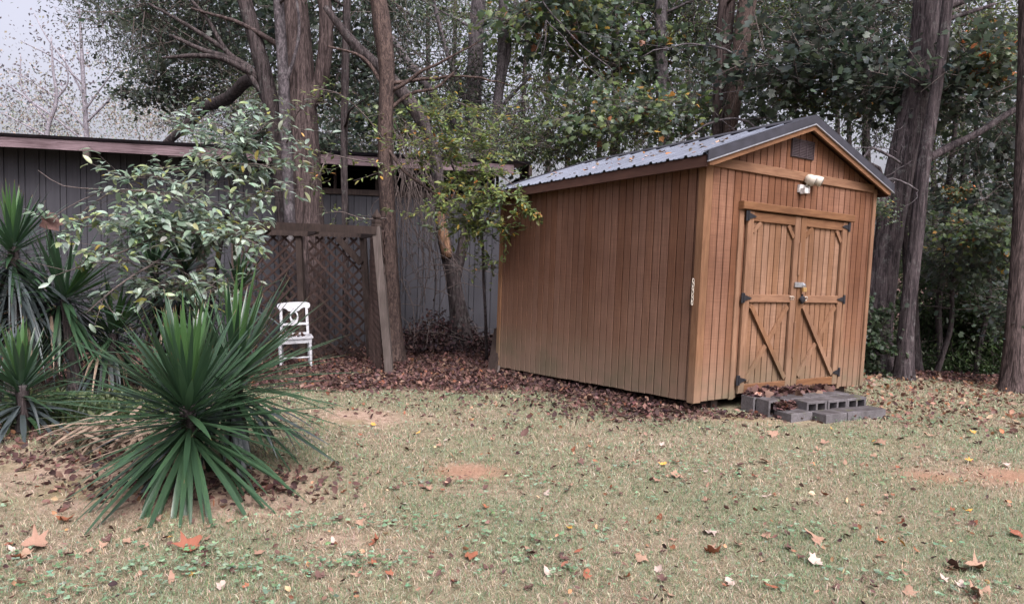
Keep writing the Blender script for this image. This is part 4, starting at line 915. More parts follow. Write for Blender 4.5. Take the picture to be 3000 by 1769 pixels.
# ------------------------------------------------------------------ far woodland: one mass of foliage and trunks too many to tell apart
def far_wood(name, spots, lab, mats=('leaf', 'bark_dark')):
    me_parts = []
    root = None
    for (x, y, Y, var, s) in spots: pass
    return None
fw_root = None
def far_mass():
    rng = np.random.default_rng(5); parts = []
    def cl(x, y, Y, R, n, cols, wts, ls=.16):
        c = np.array(at(x, y, Y)); k = max(4, n // 60); C0 = c + rng.normal(size=(k, 3)) * np.array([R, R, R * .7]) * .55
        P = (C0[:, None] + rng.normal(size=(k, n // k, 3)) * R * np.array([.24, .24, .15])).reshape(-1, 3); m = len(P)
        V, fs, cc = leaves_np(P, rng.normal(size=(m, 3)) + np.array([0, 0, -.4]), rng.normal(size=(m, 3)) * .7 + np.array([0, 0, 1.]), ls * rng.uniform(.6, 1.3, m), palette(m, cols, wts, rng=rng), 'diamond')
        parts.append((V, fs, cc, 0))
    g2 = [(.055, .085, .035), (.075, .11, .04), (.10, .135, .045), (.05, .07, .045)]
    for x in range(1050, 3350, 150):
        for y in range(-120, 900, 150):
            if y > 520 and x < 2500: continue
            if rng.random() < (.42 if y < 500 else .3): continue
            cl(x + rng.normal() * 40, y + rng.normal() * 40, rng.uniform(19, 30), 2.0, 400, g2, [3, 3, 2, 2])
    for x in range(2550, 3350, 130):
        for y in range(880, 1150, 110): cl(x + rng.normal() * 30, y, rng.uniform(15, 22), 1.6, 700, g2[:2] + g2[3:], [2, 2, 1], .14)
    V, fl, C, mi = join_np(parts)
    o = link(bpy.data.objects.new('far_woodland', np_mesh('far_woodland', V, fl, [M['leaf']], C)))
    tag(o, 'far green woodland showing as one mass between the nearer trunks', 'woodland', kind='stuff')
    parts.clear()
    pl = [(.25, .27, .22), (.32, .30, .27), (.36, .29, .24), (.22, .26, .24)]  # paled leaf colours stand in for haze over the distant wood
    for x in range(-150, 1150, 120):
        for y in (450, 380, 320, 260):
            if y < 300 and x < 250: continue
            if rng.random() < .15: continue
            cl(x + rng.normal() * 40, y + rng.normal() * 20, rng.uniform(27, 38), 2.0, 760, pl, [3, 2, 2, 2], .12)
    V, fl, C, mi = join_np(parts)
    o = link(bpy.data.objects.new('far_woodland', np_mesh('far_woodland', V, fl, [M['leaf']], C)))
    tag(o, 'thin autumn woodland paled with painted haze beyond the outbuilding roof', 'woodland', kind='stuff')
far_mass()
for k in range(16):
    x = [1250, 1330, 1530, 1660, 1745, 2010, 2060, 2260, 2330, 2440, 2480, 2740, 2830, 2905, 3040, 1600][k]
    tree('far_tree', 'far dark trunk standing in the shade deep inside the woodland', [(x, 820, 16), (x + RNG.normal() * 8, 400, 14), (x + RNG.normal() * 14, 0, 11)], RNG.uniform(17, 24), 'bark_dark', 'dark trunks deep in the woodland', above=3, sides=8, nbr=3, flare=False)

# ------------------------------------------------------------------ yuccas
def sword(name, mat, bend, wid=.0125, fold=.35, seg=7, twist=0.):
    vs = []; fs = []
    for i in range(seg + 1):
        t = i / seg; w_ = wid * (.75 + .55 * math.sin(min(1, t / .42) * math.pi / 2)) * (1 - max(0, (t - .42) / .58) ** 1.5) + .0004
        y = -bend * t ** 2.2; z = t - .25 * bend * bend * t ** 3; a = twist * t
        for s_ in (-1, 0, 1):
            lx, ly = s_ * w_, (abs(s_) * w_ * fold)
            vs.append((lx * math.cos(a) - ly * math.sin(a), y + lx * math.sin(a) + ly * math.cos(a), z))
    for i in range(seg):
        for k in (0, 1): fs.append((i * 3 + k, i * 3 + k + 1, i * 3 + k + 4, i * 3 + k + 3))
    return MB().add(vs, fs).mesh(name, M[mat], None, True)
YL = {}
for mt in ('yucca', 'yucca_young', 'yucca_old', 'yucca_dead'):
    for b in range(5): YL[mt, b] = sword('leaf', mt, (.0, .05, .16, .42, .85)[b], twist=(0, .15, -.2, .3, .2)[b])
def yleaf(par, org, p, d, L, mat, b, wsc=1., inward=None):
    d = d.normalized(); ref = Vector((0, 0, 1)) if abs(d.z) < .97 else (inward or Vector((1, 0, 0)))
    yv = (ref - d * ref.dot(d)).normalized(); xv = yv.cross(d)
    o = bpy.data.objects.new('leaf', YL[mat, b]); link(o, par)
    o.matrix_local = Matrix((( xv.x * wsc, yv.x * L, d.x * L, p.x - org.x), (xv.y * wsc, yv.y * L, d.y * L, p.y - org.y), (xv.z * wsc, yv.z * L, d.z * L, p.z - org.z), (0, 0, 0, 1)))
def yucca(label, base, heads, mats=('yucca_young', 'yucca', 'yucca_old'), dead=0):
    b = Vector(base); b.z = float(gz(b.x, b.y)); t = thing('yucca_plant', b, label, 'yucca')
    for (c, n, L, ax, th1, thmin, skirt) in heads:
        c = Vector(c); ax = Vector(ax).normalized(); e = ax.orthogonal().normalized(); g_ = ax.cross(e)
        foot = Vector((b.x * .6 + c.x * .4, b.y * .6 + c.y * .4, b.z - .05))
        limb(t, b, [foot, foot.lerp(c, .55) + Vector((.02, 0, 0)), c + ax * .03], [.06, .05, .045], 'bark_dark', 'stem', sides=9, rough=.25)
        for i in range(n):
            f = i / n; th = math.radians(thmin + (th1 - thmin) * f ** .85 + RNG.normal() * (4 + 9 * f)); ph = i * 2.39996 + RNG.normal() * .35
            rad = e * math.cos(ph) + g_ * math.sin(ph); d = ax * math.cos(th) + rad * math.sin(th)
            p = c + ax * (.13 - .33 * f) + rad * .03
            l_ = L * (.68 + .26 * min(1, f * 2.2) + .14 * max(0, f - .5)) * RNG.uniform(.8, 1.12)
            # keep tips above the ground
            tip = p + d * l_; zg = float(gz(tip.x, tip.y)) + .015
            if tip.z < zg: d = Vector((d.x, d.y, d.z + (zg - tip.z) / l_)).normalized()
            mt = mats[0] if f < .10 else (mats[1] if f < .72 or RNG.random() < .4 else mats[2])
            bb = 0 if f < .25 else int(RNG.choice([0, 1, 1, 2] if f < .75 else [1, 2, 2, 3, 3]))
            yleaf(t, b, p, d, l_, mt, bb, RNG.uniform(.85, 1.25), rad * -1)
        for i in range(skirt):
            ph = RNG.uniform(0, 6.283); drp = RNG.random() < .55; th = math.radians(RNG.uniform(62, 112) if drp else RNG.uniform(118, 168)); rad = e * math.cos(ph) + g_ * math.sin(ph); d = ax * math.cos(th) + rad * math.sin(th)
            p = c - ax * RNG.uniform(.1, .5) * (c.z - b.z) + rad * .05; l_ = L * RNG.uniform(.8, 1.1); l_ = min(l_ * (1.25 if drp else 1), max(.2, (p.z - b.z) / max(.2, -d.z + (.85 if drp else 0))) * 1.0)
            yleaf(t, b, p, d, l_, 'yucca_old' if RNG.random() > dead else 'yucca_dead', 4 if drp and RNG.random() < .6 else (3 if drp else int(RNG.integers(0, 3))), RNG.uniform(.7, 1.0))
    return t
def base_at(x, y): return gpt(x, y)
yb = gpt(560, 1400)
yucca('big spiky green yucca with the lowest leaves splayed on bare soil', yb, [(at(550, 1205, 4.15), 250, .80, (-.05, -.12, 1), 138, 3, 0)], mats=('yucca_young', 'yucca', 'yucca'))
yb2 = gpt(690, 1330)
yucca('spiky yucca rising behind the big splayed one towards the white chair', yb2, [(at(682, 1110, 4.8), 170, .90, (.14, 0, 1), 128, 3, 26)])
yb3 = gpt(60, 1275)
yucca('small bright yucca with upright leaves at the edge of the bed', yb3, [(at(62, 1140, 5.35), 115, .62, (0, -.05, 1), 122, 3, 10)])
yb4 = gpt(30, 1200)
yucca('tall yucca with a long skirt of drooping grey leaves', yb4, [(at(38, 735, 6.5), 130, .70, (.05, 0, 1), 150, 3, 130), (at(-60, 860, 6.7), 90, .62, (-.2, 0, 1), 140, 4, 30)], dead=.08)
yb5 = gpt(250, 1175)
yucca('sprawling yucca clump of dark leaves drooping away from the tall one', yb5, [(at(185, 880, 6.6), 130, .85, (.75, -.25, .45), 130, 5, 110), (at(330, 985, 6.9), 100, .72, (.5, -.2, .8), 140, 5, 90)], dead=.1)
yb6 = gpt(500, 1120)
yucca('twin headed yucca standing before the outbuilding wall under the pale shrub', yb6, [(at(452, 800, 7.9), 100, .70, (-.1, 0, 1), 135, 4, 60), (at(540, 800, 7.7), 100, .70, (.12, 0, 1), 135, 4, 70)], dead=.1)
yb7 = gpt(700, 1105)
yucca('sparse yucca with pale thin leaves in front of the lattice', yb7, [(at(695, 850, 7.6), 46, .62, (.2, 0, 1), 120, 5, 24)])
# heap of dead yucca leaves
hp = gpt(250, 1330); heap = thing('dead_leaf_heap', hp, 'straw coloured heap of dead yucca leaves beside the big splayed yucca', 'leaf heap')
for i in range(130):
    a = RNG.uniform(0, 6.283); el = RNG.uniform(-.6, .1); d = Vector((math.cos(a) - .4, math.sin(a) * .8 - .35, el)); p = hp + Vector((RNG.normal() * .17 + .1, RNG.normal() * .14 + .18, RNG.uniform(.06, .24)))
    L = RNG.uniform(.2, .38); tip = p + d.normalized() * L
    zg = float(gz(tip.x, tip.y)) + .012
    if tip.z < zg: d = (Vector((tip.x, tip.y, zg)) - p)
    yleaf(heap, hp, p, d, L, 'yucca_dead', int(RNG.integers(0, 4)), RNG.uniform(.7, 1.3))

# ------------------------------------------------------------------ broad leaved shrub, hanging boughs
def oval_obj_mesh(c):
    V, fs, cc = leaves_np(np.zeros((1, 3)), np.array([[0, 0, 1.]]), np.array([[0, -1., .0]]), np.ones(1), np.array([c]), 'oval2')
    return np_mesh('leaf', V, fs, [M['leaf_gloss']], cc, True)
_t0 = tmpl
def tmpl(kind):
    if kind == 'oval2':
        ys = [0, .12, .3, .5, .7, .87, 1.]; ws = [.012, .12, .185, .2, .165, .085, .0]; V = []; fs = []
        for y, w_ in zip(ys, ws):
            for s_ in (-1, 0, 1): V.append((s_ * w_, y, abs(s_) * w_ * .35 - .22 * y * y))
        for i in range(len(ys) - 1):
            for k in (0, 1): fs.append((i * 3 + k, i * 3 + k + 1, i * 3 + k + 4, i * 3 + k + 3))
        return np.array(V), [np.array(fs)]
    if kind == 'curl':
        V = []; fs = []
        for y, w_ in ((0, .05), (.3, .26), (.65, .30), (1., .03)):
            for s_ in (-1, 0, 1): V.append((s_ * w_ * (1 + .25 * s_), y, .55 * (y - .5) ** 2 + abs(s_) * w_ * (.55 + .3 * s_) - .12))
        for i in range(3):
            for k in (0, 1): fs.append((i * 3 + k, i * 3 + k + 1, i * 3 + k + 4, i * 3 + k + 3))
        return np.array(V), [np.array(fs)]
    if kind == 'round':
        a = np.linspace(0, 2 * math.pi, 7)[:-1]; return np.array([(.5 * math.sin(q), .5 - .5 * math.cos(q), .08 * math.cos(2 * q)) for q in a]), [np.array([(0, 1, 2, 3), (0, 3, 4, 5)])]
    return _t0(kind)
def bough(t, org, pts, n, sprd, ls, cols, wts, rad=(.012, .004), mat='twig', kind='oval', lmat='leaf_gloss', ntw=10, flat=.45, single=None, t0=.1):
    """branch along (px, py, Y) with leafy side twigs; leaves joined unless single (list collecting matrices)"""
    P = [at(*q) for q in pts]; R = list(np.linspace(rad[0], rad[1], len(P)))
    limb(t, org, P, R, mat, 'branch', sides=6, rough=.1, n=max(8, 4 * len(P)))
    path, _ = smooth_path(P, R, 40); o = np.array(org)
    ends = []
    tv = RNG.uniform(t0, 1, ntw); A = path[(tv * 39).astype(int)]
    Bq = A + RNG.normal(size=(ntw, 3)) * np.array([sprd, sprd, sprd * flat])
    V, f = tubes_np(A - o, Bq - o, np.full(ntw, rad[1] * .8), np.full(ntw, .0015), 4)
    link(bpy.data.objects.new('twig', np_mesh('twig', V, [f], [M[mat]])), t)['kind'] = 'stuff'
    k = RNG.integers(0, ntw, n); q = RNG.uniform(.15, 1.05, (n, 1)); L = A[k] * (1 - q) + Bq[k] * q + RNG.normal(size=(n, 3)) * ls * .25
    D = unit(Bq[k] - A[k]) * .7 + RNG.normal(size=(n, 3)) * .6; D[:, 2] = D[:, 2] * .5 - .08
    Nn = np.array([0, -.25, 1.]) + RNG.normal(size=(n, 3)) * .32; sz = ls * RNG.uniform(.6, 1.25, n); cl = palette(n, cols, wts)
    if single is not None:
        for i in range(n): single.append((L[i], D[i], Nn[i], sz[i], cl[i]))
    else:
        V, fs, c = leaves_np(L - o, D, Nn, sz, cl, kind); link(bpy.data.objects.new('foliage', np_mesh('foliage', V, fs, [M[lmat]], c)), t)['kind'] = 'stuff'
PALE = [(.20, .27, .215), (.25, .32, .25), (.16, .23, .155), (.24, .29, .14)]
sb_ = gpt(600, 1110); shrub = thing('broadleaf_shrub', sb_, 'spreading shrub with pale oval leaves in front of the outbuilding wall', 'shrub'); so_ = Vector((sb_.x, sb_.y, sb_.z))
limb(shrub, so_, [so_ - Vector((0, 0, .05)), at(620, 900, 7.9), at(650, 700, 7.8), at(690, 520, 7.8), at(720, 380, 7.7)], [.035, .03, .025, .02, .012], 'bark_dark', 'stem', sides=8)
limb(shrub, so_, [so_ + Vector((.05, .05, -.05)), at(560, 880, 7.5), at(520, 760, 7.2), at(470, 690, 7.0)], [.03, .025, .02, .012], 'bark_dark', 'stem', sides=8)
SG = []
for pts, n, sp_ in (([(650, 700, 7.8), (560, 560, 7.4), (470, 520, 7.1), (350, 520, 6.9)], 90, .30), ([(640, 720, 7.8), (520, 640, 7.2), (380, 640, 6.8), (220, 670, 6.6)], 150, .30), ([(640, 740, 7.7), (600, 690, 7.2), (480, 680, 6.8), (330, 690, 6.6)], 180, .28), ([(620, 720, 7.5), (480, 640, 6.9), (330, 630, 6.6), (190, 650, 6.5)], 130, .24), ([(600, 700, 7.5), (540, 600, 7.1), (440, 560, 6.9), (340, 560, 6.8)], 90, .28),
                    ([(650, 700, 7.6), (700, 690, 7.2), (760, 720, 7.0)], 80, .26), ([(560, 880, 7.3), (520, 830, 7.0), (420, 850, 6.8)], 80, .26), ([(560, 880, 7.3), (600, 830, 6.9), (650, 850, 6.8)], 55, .22),
                    ([(700, 480, 7.8), (690, 400, 7.6), (620, 360, 7.5), (540, 380, 7.4)], 120, .36), ([(700, 480, 7.8), (740, 400, 7.6), (800, 360, 7.6), (840, 400, 7.6)], 110, .34), ([(690, 520, 7.8), (740, 480, 7.5), (820, 500, 7.4)], 85, .3), ([(680, 560, 7.8), (640, 480, 7.4), (560, 460, 7.3)], 70, .3), ([(660, 640, 7.8), (720, 580, 7.5), (790, 560, 7.4)], 60, .28),
                    ([(470, 690, 7.0), (300, 760, 6.4), (180, 800, 6.2)], 34, .25), ([(470, 760, 7.0), (330, 850, 6.4), (250, 920, 6.3)], 22, .25)):
    bough(shrub, so_, pts, int(n * 2.5), sp_, .102, PALE + [(.26, .24, .05)], [4, 4, 3, 2, .4], (.011, .004), ntw=22, single=SG)
YM = []
for c in PALE + [(.26, .25, .05), (.10, .155, .10)]: YM.append(oval_obj_mesh(c))
SG.sort(key=lambda a: -a[3] / a[0][1]); sgl, rest = SG[:300], SG[300:]
for (P, D, Nn, sz, cl) in sgl:
    d = Vector(D).normalized(); nv = Vector(Nn); nv = (nv - d * nv.dot(d)).normalized(); xv = d.cross(nv)
    i = int(np.argmin([np.abs(np.array(cc) - cl).sum() for cc in PALE + [(.26, .25, .05), (.10, .155, .10)]]))
    o = bpy.data.objects.new('leaf', YM[i]); link(o, shrub); p = Vector(P) - so_
    # mesh: length +Z, upper side -Y
    o.matrix_local = Matrix(((-xv.x * sz, -nv.x * sz, d.x * sz, p.x), (-xv.y * sz, -nv.y * sz, d.y * sz, p.y), (-xv.z * sz, -nv.z * sz, d.z * sz, p.z), (0, 0, 0, 1)))
V, fs, c = leaves_np(np.array([a[0] for a in rest]) - np.array(so_), np.array([a[1] for a in rest]), np.array([a[2] for a in rest]), np.array([a[3] for a in rest]), np.array([a[4] for a in rest]), 'oval2')
link(bpy.data.objects.new('foliage', np_mesh('foliage', V, fs, [M['leaf_gloss']], c, True)), shrub)['kind'] = 'stuff'
# bare twigs against the wall
for pts in ([(420, 560, 7.1), (300, 555, 7.0), (180, 545, 6.9), (110, 500, 6.9)], [(470, 640, 7.0), (330, 560, 6.9), (270, 580, 6.8), (130, 660, 6.7)], [(330, 560, 6.9), (230, 640, 6.8), (180, 690, 6.7)], [(500, 780, 7.3), (380, 760, 7.2), (260, 790, 7.1)]):
    limb(shrub, so_, [at(*q) for q in pts], [.008, .006, .005, .003][:len(pts)], 'twig', 'branch', sides=5, wig=.004)
# leafy sprays on the thick and scaly trees
SPR = [(.12, .17, .06), (.16, .21, .06), (.10, .15, .08), (.20, .22, .06)]
to = Vector(T['mid']['_org'])
bough(T['mid'], to, [(1130, 420, 10.2), (1060, 330, 9.8), (980, 270, 9.5), (930, 260, 9.4)], 60, .26, .08, SPR, [2, 3, 1, 1]); bough(T['mid'], to, [(1130, 480, 10.2), (1050, 470, 9.8), (960, 450, 9.5), (880, 430, 9.3)], 60, .24, .08, SPR + [(.4, .25, .06)], [2, 3, 2, 1, .4])
bough(T['mid'], to, [(960, 450, 9.5), (930, 520, 9.4), (900, 560, 9.4)], 70, .2, .075, SPR + [(.4, .2, .06)], [2, 2, 2, 1, .4]); bough(T['mid'], to, [(1130, 640, 10.1), (1060, 640, 9.8), (990, 620, 9.6), (930, 630, 9.5)], 70, .2, .06, SPR, [2, 2, 2, 1])
bough(T['slim'], Vector(T['slim']['_org']), [(840, 420, 11.2), (880, 320, 10.8), (960, 300, 10.4)], 40, .28, .08, SPR, [2, 3, 1, 1]); bough(T['fork'], o_, [(1300, 600, 11.0), (1270, 680, 10.4), (1230, 640, 10.2)], 90, .24, .065, [(.10, .14, .09), (.13, .17, .11)], [1, 1])
# small yellowing tree draping over the far shed corner
YB = gpt(1425, 1065); yt = thing('small_tree', (YB.x, YB.y + .25, float(gz(YB.x, YB.y))), 'small tree with yellowing leaves draped over the far shed corner', 'tree'); yo = Vector(yt.location)
limb(yt, yo, [yo - Vector((0, 0, .05)), at(1418, 850, 9.4), at(1400, 640, 9.4), at(1340, 520, 9.5), at(1290, 400, 9.6)], [.022, .02, .017, .014, .008], 'bark_dark', 'trunk', sides=8)
YC = [(.13, .175, .055), (.17, .215, .06), (.10, .14, .065), (.19, .205, .065), (.42, .27, .05), (.38, .16, .05)]
for pts, n, sp_ in (([(1400, 640, 9.4), (1420, 560, 9.0), (1480, 560, 8.6), (1560, 620, 8.3)], 330, .34), ([(1340, 520, 9.5), (1400, 500, 9.0), (1470, 520, 8.7), (1530, 560, 8.5)], 340, .36), ([(1300, 430, 9.6), (1350, 420, 9.2), (1420, 460, 8.9)], 300, .4), ([(1400, 640, 9.4), (1440, 660, 9.0), (1500, 690, 8.7)], 240, .30),
                    ([(1340, 520, 9.5), (1290, 560, 9.3), (1240, 640, 9.2)], 240, .36), ([(1400, 700, 9.4), (1380, 640, 9.2), (1340, 640, 9.1)], 220, .36), ([(1300, 400, 9.6), (1280, 340, 9.5), (1330, 300, 9.4), (1400, 330, 9.3)], 280, .45), ([(1418, 800, 9.4), (1435, 760, 9.2), (1450, 790, 9.1)], 60, .2), ([(1330, 480, 9.5), (1250, 420, 9.6), (1200, 480, 9.7)], 200, .4)):
    bough(yt, yo, pts, int(n * 2.4), sp_, .076, YC, [3, 3, 3, 1.5, .35, .15], (.01, .003), ntw=26, flat=.6, lmat='leaf')
# tangle of vines and brush pile
def gcl(x, y): return float(gz(x, y))
vb = gpt(1230, 1000); vine = thing('vine_tangle', vb, 'tangle of thin bare vines hanging between the scaly tree and the forked tree', 'vines')
for k in range(64):
    x0 = RNG.uniform(1140, 1240); y0 = RNG.uniform(330, 560); x1 = x0 + RNG.normal() * 45 + 40; Y0 = RNG.uniform(10.5, 11.2)
    y1 = y0 + RNG.uniform(120, 480); pts = [at(x0, y0, Y0), at((x0 * .6 + x1 * .4) + RNG.normal() * 30, y0 * .6 + y1 * .4, Y0 + RNG.normal() * .15), at((x0 * .2 + x1 * .8) + RNG.normal() * 35, y0 * .3 + y1 * .7, Y0 + RNG.normal() * .15), at(x1, y1, Y0 + RNG.normal() * .2)]
    limb(vine, vb, pts, [.006, .005, .005, .003], 'vine', 'vine', n=12, sides=4, wig=.012)
for k in range(26):
    x0 = RNG.uniform(1180, 1330); y0 = RNG.uniform(560, 900); Y0 = RNG.uniform(10.6, 11.2); d = RNG.normal(size=2) * (110, 80)
    limb(vine, vb, [at(x0, y0, Y0), at(x0 + d[0] * .5 + 12, y0 + d[1] * .5 - 20, Y0), at(x0 + d[0], y0 + d[1], Y0)], [.006, .006, .003], 'vine', 'vine', n=10, sides=4, wig=.012)
bp = gpt(1310, 1030); bpo = Vector((bp.x, bp.y, gcl(bp.x, bp.y))); brush = thing('brush_pile', bpo, 'dark pile of brush and dead leaves at the foot of the forked tree', 'brush pile')
n = 5600; P = RNG.normal(size=(n, 3)) * np.array([.52, .32, .17]); P[:, 2] = np.abs(P[:, 2]) * (np.exp(-((P[:, 0] + .1) / .75) ** 2) * 1.2 + .25 * np.sin(7 * P[:, 0]) ** 2) + .02
P[:, 1] += .2
V, fs, c = leaves_np(P, RNG.normal(size=(n, 3)), RNG.normal(size=(n, 3)) * .9 + np.array([0, -.3, 1.]), .06 * RNG.uniform(.5, 1.3, n), palette(n, [(.04, .024, .024), (.058, .034, .033), (.085, .05, .045), (.045, .033, .036)], [3, 3, 1.2, 2]), 'curl')
link(bpy.data.objects.new('dead_leaves', np_mesh('dead_leaves', V, fs, [M['dry']], c)), brush)['kind'] = 'stuff'
for k in range(34):
    a = Vector((RNG.normal() * .45, RNG.normal() * .2, RNG.uniform(.02, .3))); d = Vector((RNG.normal() * .6, RNG.normal() * .2, RNG.uniform(.0, .45)))
    limb(brush, Vector((0, 0, 0)), [a, a + d * .5 + Vector((0, 0, .06)), a + d], [.007, .005, .002], 'twig', 'stick', n=8, sides=4, wig=.01)
# low ground cover in the yucca bed
def tuft_patch(name, lab, cx, cy, rx, ry, n, h, cols, wts, cat):
    g0_ = gpt(cx, cy); P = np.stack([g0_.x + RNG.normal(size=n) * rx, g0_.y + RNG.normal(size=n) * ry, np.zeros(n)], 1); P[:, 2] = gz(P[:, 0], P[:, 1]) + RNG.uniform(0, h * .8, n)
    V, fs, c = leaves_np(P, RNG.normal(size=(n, 3)) * np.array([.6, .6, .4]) + np.array([0, 0, .6]), RNG.normal(size=(n, 3)), h * RNG.uniform(.3, .8, n), palette(n, cols, wts), 'oval')
    o = link(bpy.data.objects.new(name, np_mesh(name, V, fs, [M['leaf']], c))); tag(o, lab, cat, kind='stuff')
tuft_patch('ground_cover', 'low dark green ground cover under the small bright yucca', 190, 1235, .45, .22, 1800, .12, [(.05, .08, .035), (.07, .10, .04)], [1, 1], 'ground cover')
tuft_patch('ground_cover', 'low weeds growing between the yucca clumps and the straw heap', 330, 1195, .4, .18, 900, .12, [(.08, .11, .045), (.10, .14, .06)], [1, 1], 'ground cover')

# ------------------------------------------------------------------ lawn
def in_shed(x, y):
    d = np.stack([x - SO.x, y - SO.y], -1); A = np.array([[SU.x, SV.x], [SU.y, SV.y]]); q = d @ np.linalg.inv(A).T
    return (q[..., 0] > .0) & (q[..., 0] < SWD) & (q[..., 1] > .0) & (q[..., 1] < SLN), q
def lawn_pts(n, y0, y1, pw=1.):
    Y = y0 + (y1 - y0) * RNG.uniform(0, 1, n) ** pw; h_ = 1560 / F * Y; u_ = RNG.uniform(-1, 1, n); e_ = RNG.random(n) < .16; X = np.where(e_, np.sign(u_) * (h_ + np.abs(u_) * 2.2), u_ * h_); return X, Y
def build_grass():
    parts = []
    for n, y0, y1, wid, ln in ((230000, 2.3, 4.6, .0026, .040), (150000, 4.6, 7.2, .0038, .044), (85000, 7.2, 11.5, .006, .052)):
        X, Y = lawn_pts(n, y0, y1); bm = bare_mask(X, Y); lm = litter_mask(X, Y); pn = fnoise(X, Y, 8, 2.2)
        keep = (RNG.uniform(size=n) > np.clip(bm * 1.15, 0, .97)) & (RNG.uniform(size=n) > np.clip(lm * 1.1, 0, .985)) & (RNG.uniform(size=n) < .78 + .25 * pn)
        ins, q = in_shed(X, Y); keep &= ~ins; st = (q[..., 0] > .5) & (q[..., 0] < 1.9) & (q[..., 1] > -.85) & (q[..., 1] < 0); keep &= ~st
        X, Y = X[keep], Y[keep]; m = len(X); Z = gz(X, Y) - .003
        a = RNG.uniform(0, 6.283, m); lean = np.abs(RNG.normal(size=m)) * .55 + .25; L = ln * RNG.uniform(.35, 1.15, m)
        d = np.stack([np.cos(a) * np.sin(lean), np.sin(a) * np.sin(lean), np.cos(lean)], 1); d2 = unit(d + np.stack([np.cos(a) * .6, np.sin(a) * .6, -.45 * np.ones(m)], 1))
        s_ = np.stack([-np.sin(a + RNG.normal(size=m) * .6), np.cos(a), np.zeros(m)], 1) * (wid * RNG.uniform(.6, 1.3, m) / 2)[:, None]
        B = np.stack([X, Y, Z], 1); Mi = B + d * (L * .55)[:, None]; Ti = Mi + d2 * (L * .5)[:, None]
        V = np.stack([B - s_, B + s_, Mi + s_ * .8, Mi - s_ * .8, Ti], 1).reshape(-1, 3); o = (np.arange(m) * 5)[:, None]
        pg = fnoise(X, Y, 21, 1.6); dry = np.clip(.36 - .42 * pg + .22 * fnoise(X, Y, 4, 6.), .06, .94)
        isdry = RNG.uniform(size=m) < dry
        cg = palette(m, [(.155, .215, .11), (.20, .27, .16), (.11, .155, .078), (.25, .31, .215)], [3, 3, 2, 2]); cd = palette(m, [(.46, .385, .29), (.37, .29, .205), (.25, .165, .12), (.53, .46, .36)], [3, 3, 2, 2])
        C = np.where(isdry[:, None], cd, cg)
        parts.append((V, [o + np.array([[0, 1, 2, 3]]), o + np.array([[3, 2, 4]])], np.repeat(C, 5, 0), 0))
    V, fl, C, mi = join_np(parts)
    o = link(bpy.data.objects.new('grass', np_mesh('grass', V, fl, [M['grass']], C))); tag(o, 'patchy short lawn grass, half green and half dry', 'grass', kind='stuff')
    # clover
    X, Y = lawn_pts(42000, 2.6, 7.5, 1.1); pn = .6 * fnoise(X, Y, 33, 3.4) + .5 * fnoise(X, Y, 34, 9) + .35 * fnoise(X, Y, 35, 21) + .35 * RNG.normal(size=len(X)); k = (pn > .62) & (bare_mask(X, Y) < .3) & (litter_mask(X, Y) < .3) & ~in_shed(X, Y)[0]; X, Y = X[k], Y[k]
    m = len(X); Pn = np.stack([X, Y, gz(X, Y) + RNG.uniform(.015, .045, m)], 1); Pp = np.repeat(Pn, 3, 0); a = np.repeat(RNG.uniform(0, 6.28, m), 3) + np.tile([0, 2.09, 4.19], m)
    V, fs, c = leaves_np(Pp, np.stack([np.cos(a), np.sin(a), .15 * RNG.normal(size=3 * m)], 1), np.array([0, 0, 1.]) + RNG.normal(size=(3 * m, 3)) * .25, .0125 * np.repeat(RNG.uniform(.6, 1.5, m), 3), np.repeat(palette(m, [(.16, .25, .155), (.21, .30, .20), (.13, .21, .11)], [2, 2, 1]), 3, 0), 'round')
    o = link(bpy.data.objects.new('clover', np_mesh('clover', V, fs, [M['grass']], c))); tag(o, 'small mint green clover leaves in patches through the lawn', 'clover', kind='stuff')
build_grass()
